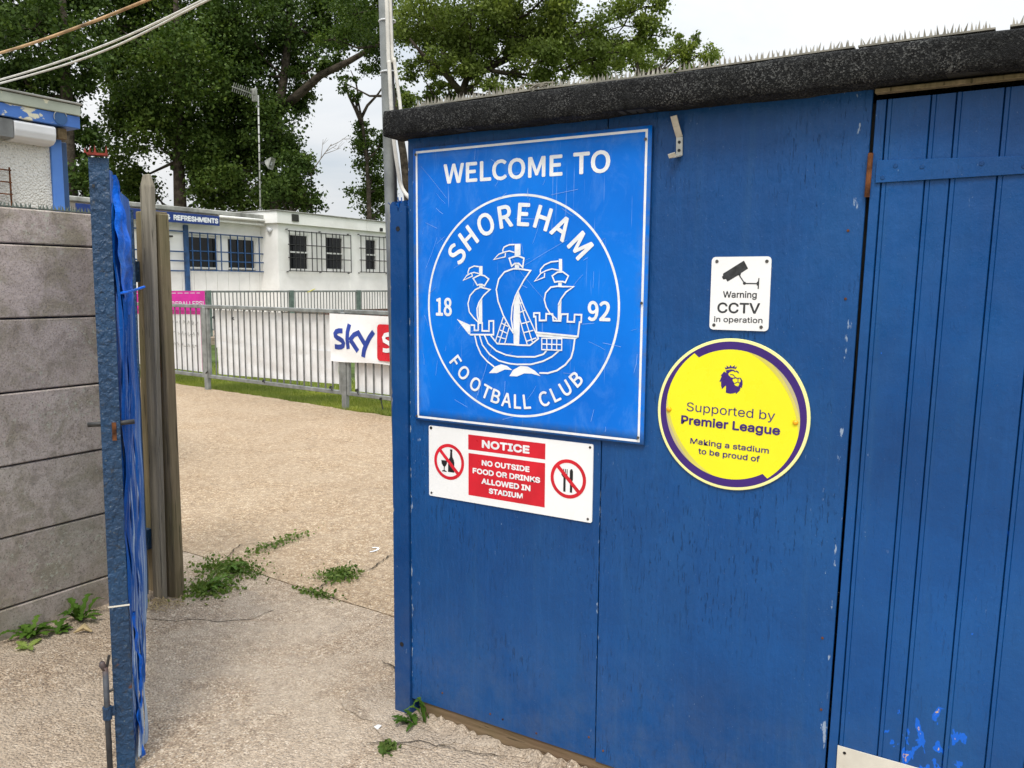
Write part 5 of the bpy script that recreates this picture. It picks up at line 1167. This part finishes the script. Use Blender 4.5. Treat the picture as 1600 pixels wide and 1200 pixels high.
tree('ivy_tree', 'slim ivy clad tree standing alone against the sky by the pole', 34, [(577, 345), (576, 300), (573, 250), (566, 190), (560, 160)],
     [(575, 225, 24, 26), (582, 265, 30, 28), (575, 305, 32, 28), (590, 330, 26, 22), (566, 200, 18, 18), (595, 290, 16, 30), (553, 150, 16, 10), (600, 215, 12, 20)], m_leaf_mid, .11, 800, 5,
     limbs=[([(566, 195, 0), (556, 172, 0), (545, 150, .1), (540, 128, .1)], .09), ([(564, 185, 0), (574, 165, 0), (590, 148, .1), (602, 130, 0)], .08), ([(556, 172, 0), (560, 150, 0), (556, 128, 0), (548, 110, 0)], .06)], trunk_r=.13)
tree('willow_tree', 'upper crown of tree with grey branches just left of the metal pole', 31, [(640, 330), (630, 240), (615, 150), (600, 70), (590, 0)],
     [(560, 20, 45, 40), (590, 90, 34, 28), (540, 130, 22, 14), (600, 40, 40, 40), (570, -40, 70, 40), (620, 150, 22, 18), (520, 60, 30, 25)], m_leaf_mid, .10, 700, 6, trunk_r=.2)
tree('willow_tree', 'broad light green tree with forked branches over the hut roof', 23, [(712, 260), (716, 190), (722, 145), (735, 105), (750, 50)],
     [(665, 25, 50, 50), (735, 25, 65, 50), (815, 25, 70, 50), (900, 35, 70, 48), (975, 40, 50, 42), (770, 95, 55, 40), (850, 95, 60, 38), (925, 95, 50, 32), (690, 80, 40, 36), (655, 110, 26, 26), (760, -60, 110, 50), (900, -50, 90, 50), (1010, 10, 34, 30), (700, 130, 40, 22), (800, 140, 50, 20), (640, 160, 24, 18), (1020, 55, 24, 22), (665, 150, 24, 20), (735, 65, 50, 34), (825, 65, 55, 34), (895, 75, 50, 30), (955, 80, 40, 28), (690, 45, 45, 40), (745, 120, 34, 22), (860, 125, 40, 18)],
     m_leaf_light, .085, 1500, 7, limbs=[([(722, 145, 0), (690, 110, -.3), (660, 85, -.6), (640, 60, -.8)], .10), ([(730, 120, 0), (775, 100, .3), (820, 80, .5), (870, 70, .7)], .13), ([(722, 150, 0), (700, 120, .2), (690, 60, .4), (680, 20, .5)], .09)], trunk_r=.19, group='trees behind the hut')
tree('willow_tree', 'low far green tree tapering down to the right over the hut roof', 29, [(1010, 330), (1008, 220), (1000, 120), (990, 80)],
     [(985, 95, 50, 30), (1050, 92, 42, 24), (1095, 85, 28, 20), (1115, 92, 16, 14), (930, 120, 50, 28), (1085, 66, 12, 14), (1030, 115, 60, 22), (1060, 75, 20, 16)], m_leaf_light, .09, 1300, 8, trunk_r=.16, group='trees behind the hut')
tw = thing('bare_tree', 'leafless pale twigs rising against the sky behind the clubhouse', 'tree')
mb = MB(); d = 33
def twig(p, q, n=3, r0=.02, depth=0, seed=[9]):
    rr = random.Random(seed[0]); seed[0] += 1; mid = ((p[0]+q[0])/2 + rr.uniform(-2, 2), (p[1]+q[1])/2 + rr.uniform(-2, 2))
    mb.tube([at(*p, d), at(*mid, d), at(*q, d)], [r0, r0*.7, r0*.4], 5)
    if depth < 2:
        for k in range(n):
            s = rr.uniform(.4, .95); o = (p[0]+(q[0]-p[0])*s, p[1]+(q[1]-p[1])*s); L_ = math.hypot(q[0]-p[0], q[1]-p[1])*rr.uniform(.35, .6); a = math.atan2(q[1]-p[1], q[0]-p[0]) + rr.choice((-1, 1))*rr.uniform(.35, .8)
            twig(o, (o[0]+L_*math.cos(a), o[1]+L_*math.sin(a)), 2, r0*.55, depth+1, seed)
b0 = at(486, 270, d); mb.tube([(b0.x, b0.y, -.05), (b0.x, b0.y, b0.z*.6), tuple(b0)], [.07, .05, .03], 6)
twig((486, 270), (518, 225), 4, .028)
mb.build('branches', m_barkgrey, tw)

# ------------------------------------------------------------------ weeds
def jag_leaf(mb, p, yaw, lift, length, width, rng, lobes=5, curl=.5):
    d = Vector((math.cos(yaw), math.sin(yaw), 0)); s = Vector((-d.y, d.x, 0)); n = lobes*2; L_, R_, M_ = [], [], []
    for i in range(n+1):
        t = i/n; w = width*math.sin(math.pi*(.08+.9*t))**.8*(1.0 if i % 2 else .45)*(1 if i < n else .05)
        c = p + d*(length*t) + Vector((0, 0, lift*math.sin(min(1, t*1.1)*math.pi*(.5+.35*curl))*length))
        M_.append(c); L_.append(c + s*w + Vector((0, 0, .12*w)) - d*(length*.05 if i % 2 else 0)); R_.append(c - s*w + Vector((0, 0, .12*w)) - d*(length*.05 if i % 2 else 0))
    V = L_ + M_ + R_; k = n+1
    mb.add(V, [(i, k+i, k+i+1, i+1) for i in range(n)] + [(k+i, 2*k+i, 2*k+i+1, k+i+1) for i in range(n)])
def weed(name, label, p, n, length, width, seed, mat, spread=6.28, a0=0, lift=.5, n2=0, r2=.1, mat2=None, ell=(1, 1)):
    rr = random.Random(seed); t = thing(name, label, 'weed', 'weeds in the path'); mb = MB(); P = Vector(p)
    for i in range(n):
        a = a0 + spread*(i+rr.uniform(-.3, .3))/max(1, n); jag_leaf(mb, P + Vector((rr.uniform(-.02, .02), rr.uniform(-.02, .02), .002)), a, lift*rr.uniform(.4, 1.3), length*rr.uniform(.6, 1.2), width*rr.uniform(.7, 1.2), rr, rr.choice((4, 5, 6)))
    if n: mb.build('leaves', mat, t)
    if n2:                                                               # low creeping growth of many small leaves
        rg = np.random.default_rng(seed); C = np.stack([rg.normal(0, r2*ell[0], n2), rg.normal(0, r2*ell[1], n2), np.abs(rg.normal(0, .012, n2))+.004], 1) + np.array((P.x, P.y, 0))
        V, F = leaf_quads(C, .019, rg, 0); V[:, 2] = np.maximum(V[:, 2], .001); stuff(npmesh('small_leaves', V, F, mat2 or mat, t))
        st = MB()
        for i in range(18):
            a = rr.uniform(0, 6.3); L_ = r2*rr.uniform(.8, 1.9); st.tube([P + Vector((0, 0, .004)), P + Vector((math.cos(a)*L_*.5*ell[0], math.sin(a)*L_*.5*ell[1], .022)), P + Vector((math.cos(a)*L_*ell[0], math.sin(a)*L_*ell[1], .006))], .0012, 4, False)
        st.build('stems', mat2 or mat, t)
    return t
weed('dandelion', 'leafy green weed at the foot of the concrete wall, left clump', (-3.56, 1.84, 0), 16, .10, .02, 1, m_weed, a0=.2, lift=.5)
weed('dandelion', 'leafy green weed beside the concrete wall close to the blue gate', (-3.55, 2.06, 0), 13, .10, .018, 2, m_weed, a0=.5, lift=.7)
weed('dandelion', 'small green weed between the two clumps under the concrete wall', (-3.50, 1.93, 0), 10, .085, .018, 12, m_weed, a0=.1, lift=.4)
weed('dock_seedling', 'pale yellow green leaves lying flat at the left edge below the concrete wall', (-3.46, 1.78, 0), 4, .07, .022, 3, m_weed_pale, lift=.2)
weed('gate_post_weed', 'green weeds sprawling at the foot of the timber gate post', (-3.37, 2.62, 0), 9, .13, .016, 4, m_weed, a0=-.6, spread=2.6, lift=.4, n2=650, r2=.075, mat2=m_weed_dull, ell=(1.0, .9))
weed('creeping_weed', 'feathery creeping weed along the slab joint right of the gate post', (-3.50, 2.86, 0), 6, .12, .014, 5, m_weed, a0=-.5, spread=2.0, lift=.3, n2=900, r2=.095, mat2=m_weed_dull, ell=(1.1, .8))
weed('creeping_weed', 'trailing thin weed in the crack farthest from the gate', (-3.62, 3.32, 0), 0, .1, .02, 6, m_weed_dull, n2=200, r2=.10, ell=(.4, 1.4))
weed('crack_weed', 'flat dull green weed growing alone in the middle of the path', (-2.93, 3.12, 0), 0, .1, .02, 7, m_weed_dull, n2=520, r2=.058, ell=(.95, 1.0))
weed('crack_weed', 'small offshoot of weed on the slab joint in the middle of the path', (-2.84, 2.86, 0), 0, .1, .02, 17, m_weed_dull, n2=130, r2=.045, ell=(1.5, .5))
weed('sow_thistle', 'bright green toothed weed at the foot of the hut corner post', (-1.695, 2.165, 0), 6, .085, .015, 8, m_weed, a0=2.4, spread=3.0, lift=.35)
weed('sow_thistle', 'upright green leaf growing against the hut sill', (-1.665, 2.185, .0), 4, .075, .011, 18, m_weed, a0=2.6, spread=2.2, lift=1.5)
weed('moss_tuft', 'small dark grey green tuft on the path in front of the hut corner', (-1.66, 1.98, 0), 0, .1, .02, 9, m_weed_dull, n2=80, r2=.016)
r = random.Random(5); mb = MB()
for i in range(46):
    x, y = -3.40 + r.gauss(0, .05), 2.37 + r.gauss(0, .035); a = r.uniform(0, 6.3); L_ = r.uniform(.03, .09); mb.tube([(x, y, .004), (x+math.cos(a)*L_*.5, y+math.sin(a)*L_*.5, .012+r.uniform(0, .02)), (x+math.cos(a)*L_, y+math.sin(a)*L_, .005)], .0013, 4, False)
o = mb.build('straw', m_straw); stuff(o); o['label'] = 'wisp of dry straw at the foot of the gate post'; o['category'] = 'straw'
# litter
mb = MB(); mb.tube([(-3.42+.0, 1.95, .01), (-3.40, 1.99, .03), (-3.36, 2.0, .012)], [.002, .016, .004], 6); tag(mb.build('dead_leaf', m_straw), 'curled dry leaf among the weeds under the concrete wall', 'leaf')
mb = MB(); mb.add([(-1.795, 2.065, .004), (-1.772, 2.058, .004), (-1.770, 2.078, .010), (-1.79, 2.083, .005), (-1.78, 2.07, .011)], [(0,1,4),(1,2,4),(2,3,4),(3,0,4)]); tag(mb.build('paper_scrap', m_print_white), 'tiny white scrap of paper by the weed at the hut corner', 'litter')
mb = MB(); n = 16; c0 = on = (-3.03, 3.56)
V = []
for i in range(n+1):
    a = R(-60 + 200*i/n); V += [(-3.08 + .035*math.cos(a), 3.55 + .05*math.sin(a), .0005), (-3.08 + .022*math.cos(a), 3.55 + .036*math.sin(a), .0005)]
mb.add(V, [(2*i, 2*i+2, 2*i+3, 2*i+1) for i in range(n)]); mb.build('paint_mark', m_print_white, path)

# ------------------------------------------------------------------ grass between path and terrace
rg = np.random.default_rng(3); n = 90000
ex = np.array([p[0] for p in edge]); ey = np.array([p[1] for p in edge])
gx = rg.uniform(-14, -4.5, n); gy0 = np.interp(gx, ex, ey); dy = np.abs(rg.exponential(.55, n)); gy = gy0 + .01 + dy; keep = dy < 2.4; gx, gy, dy = gx[keep], gy[keep], dy[keep]
n = len(gx); h = rg.uniform(.025, .075, n)*(1 + .5*np.sin(gx*3.1)*np.sin(gy*2.3+1)); a = rg.uniform(0, 6.283, n); w = rg.uniform(.004, .008, n); tilt = rg.normal(0, .55, (n, 2))*h[:, None]
ca, sa = np.cos(a)*w, np.sin(a)*w
V = np.stack([np.stack([gx-ca, gy-sa, np.full(n, -.045)], 1), np.stack([gx+ca, gy+sa, np.full(n, -.045)], 1), np.stack([gx+tilt[:, 0], gy+tilt[:, 1], h-.03], 1)], 1).reshape(-1, 3)
o = npmesh('grass', V, np.arange(3*n).reshape(n, 3), m_grass); stuff(o); o['label'] = 'short green grass along the foot of the railing'; o['category'] = 'grass'
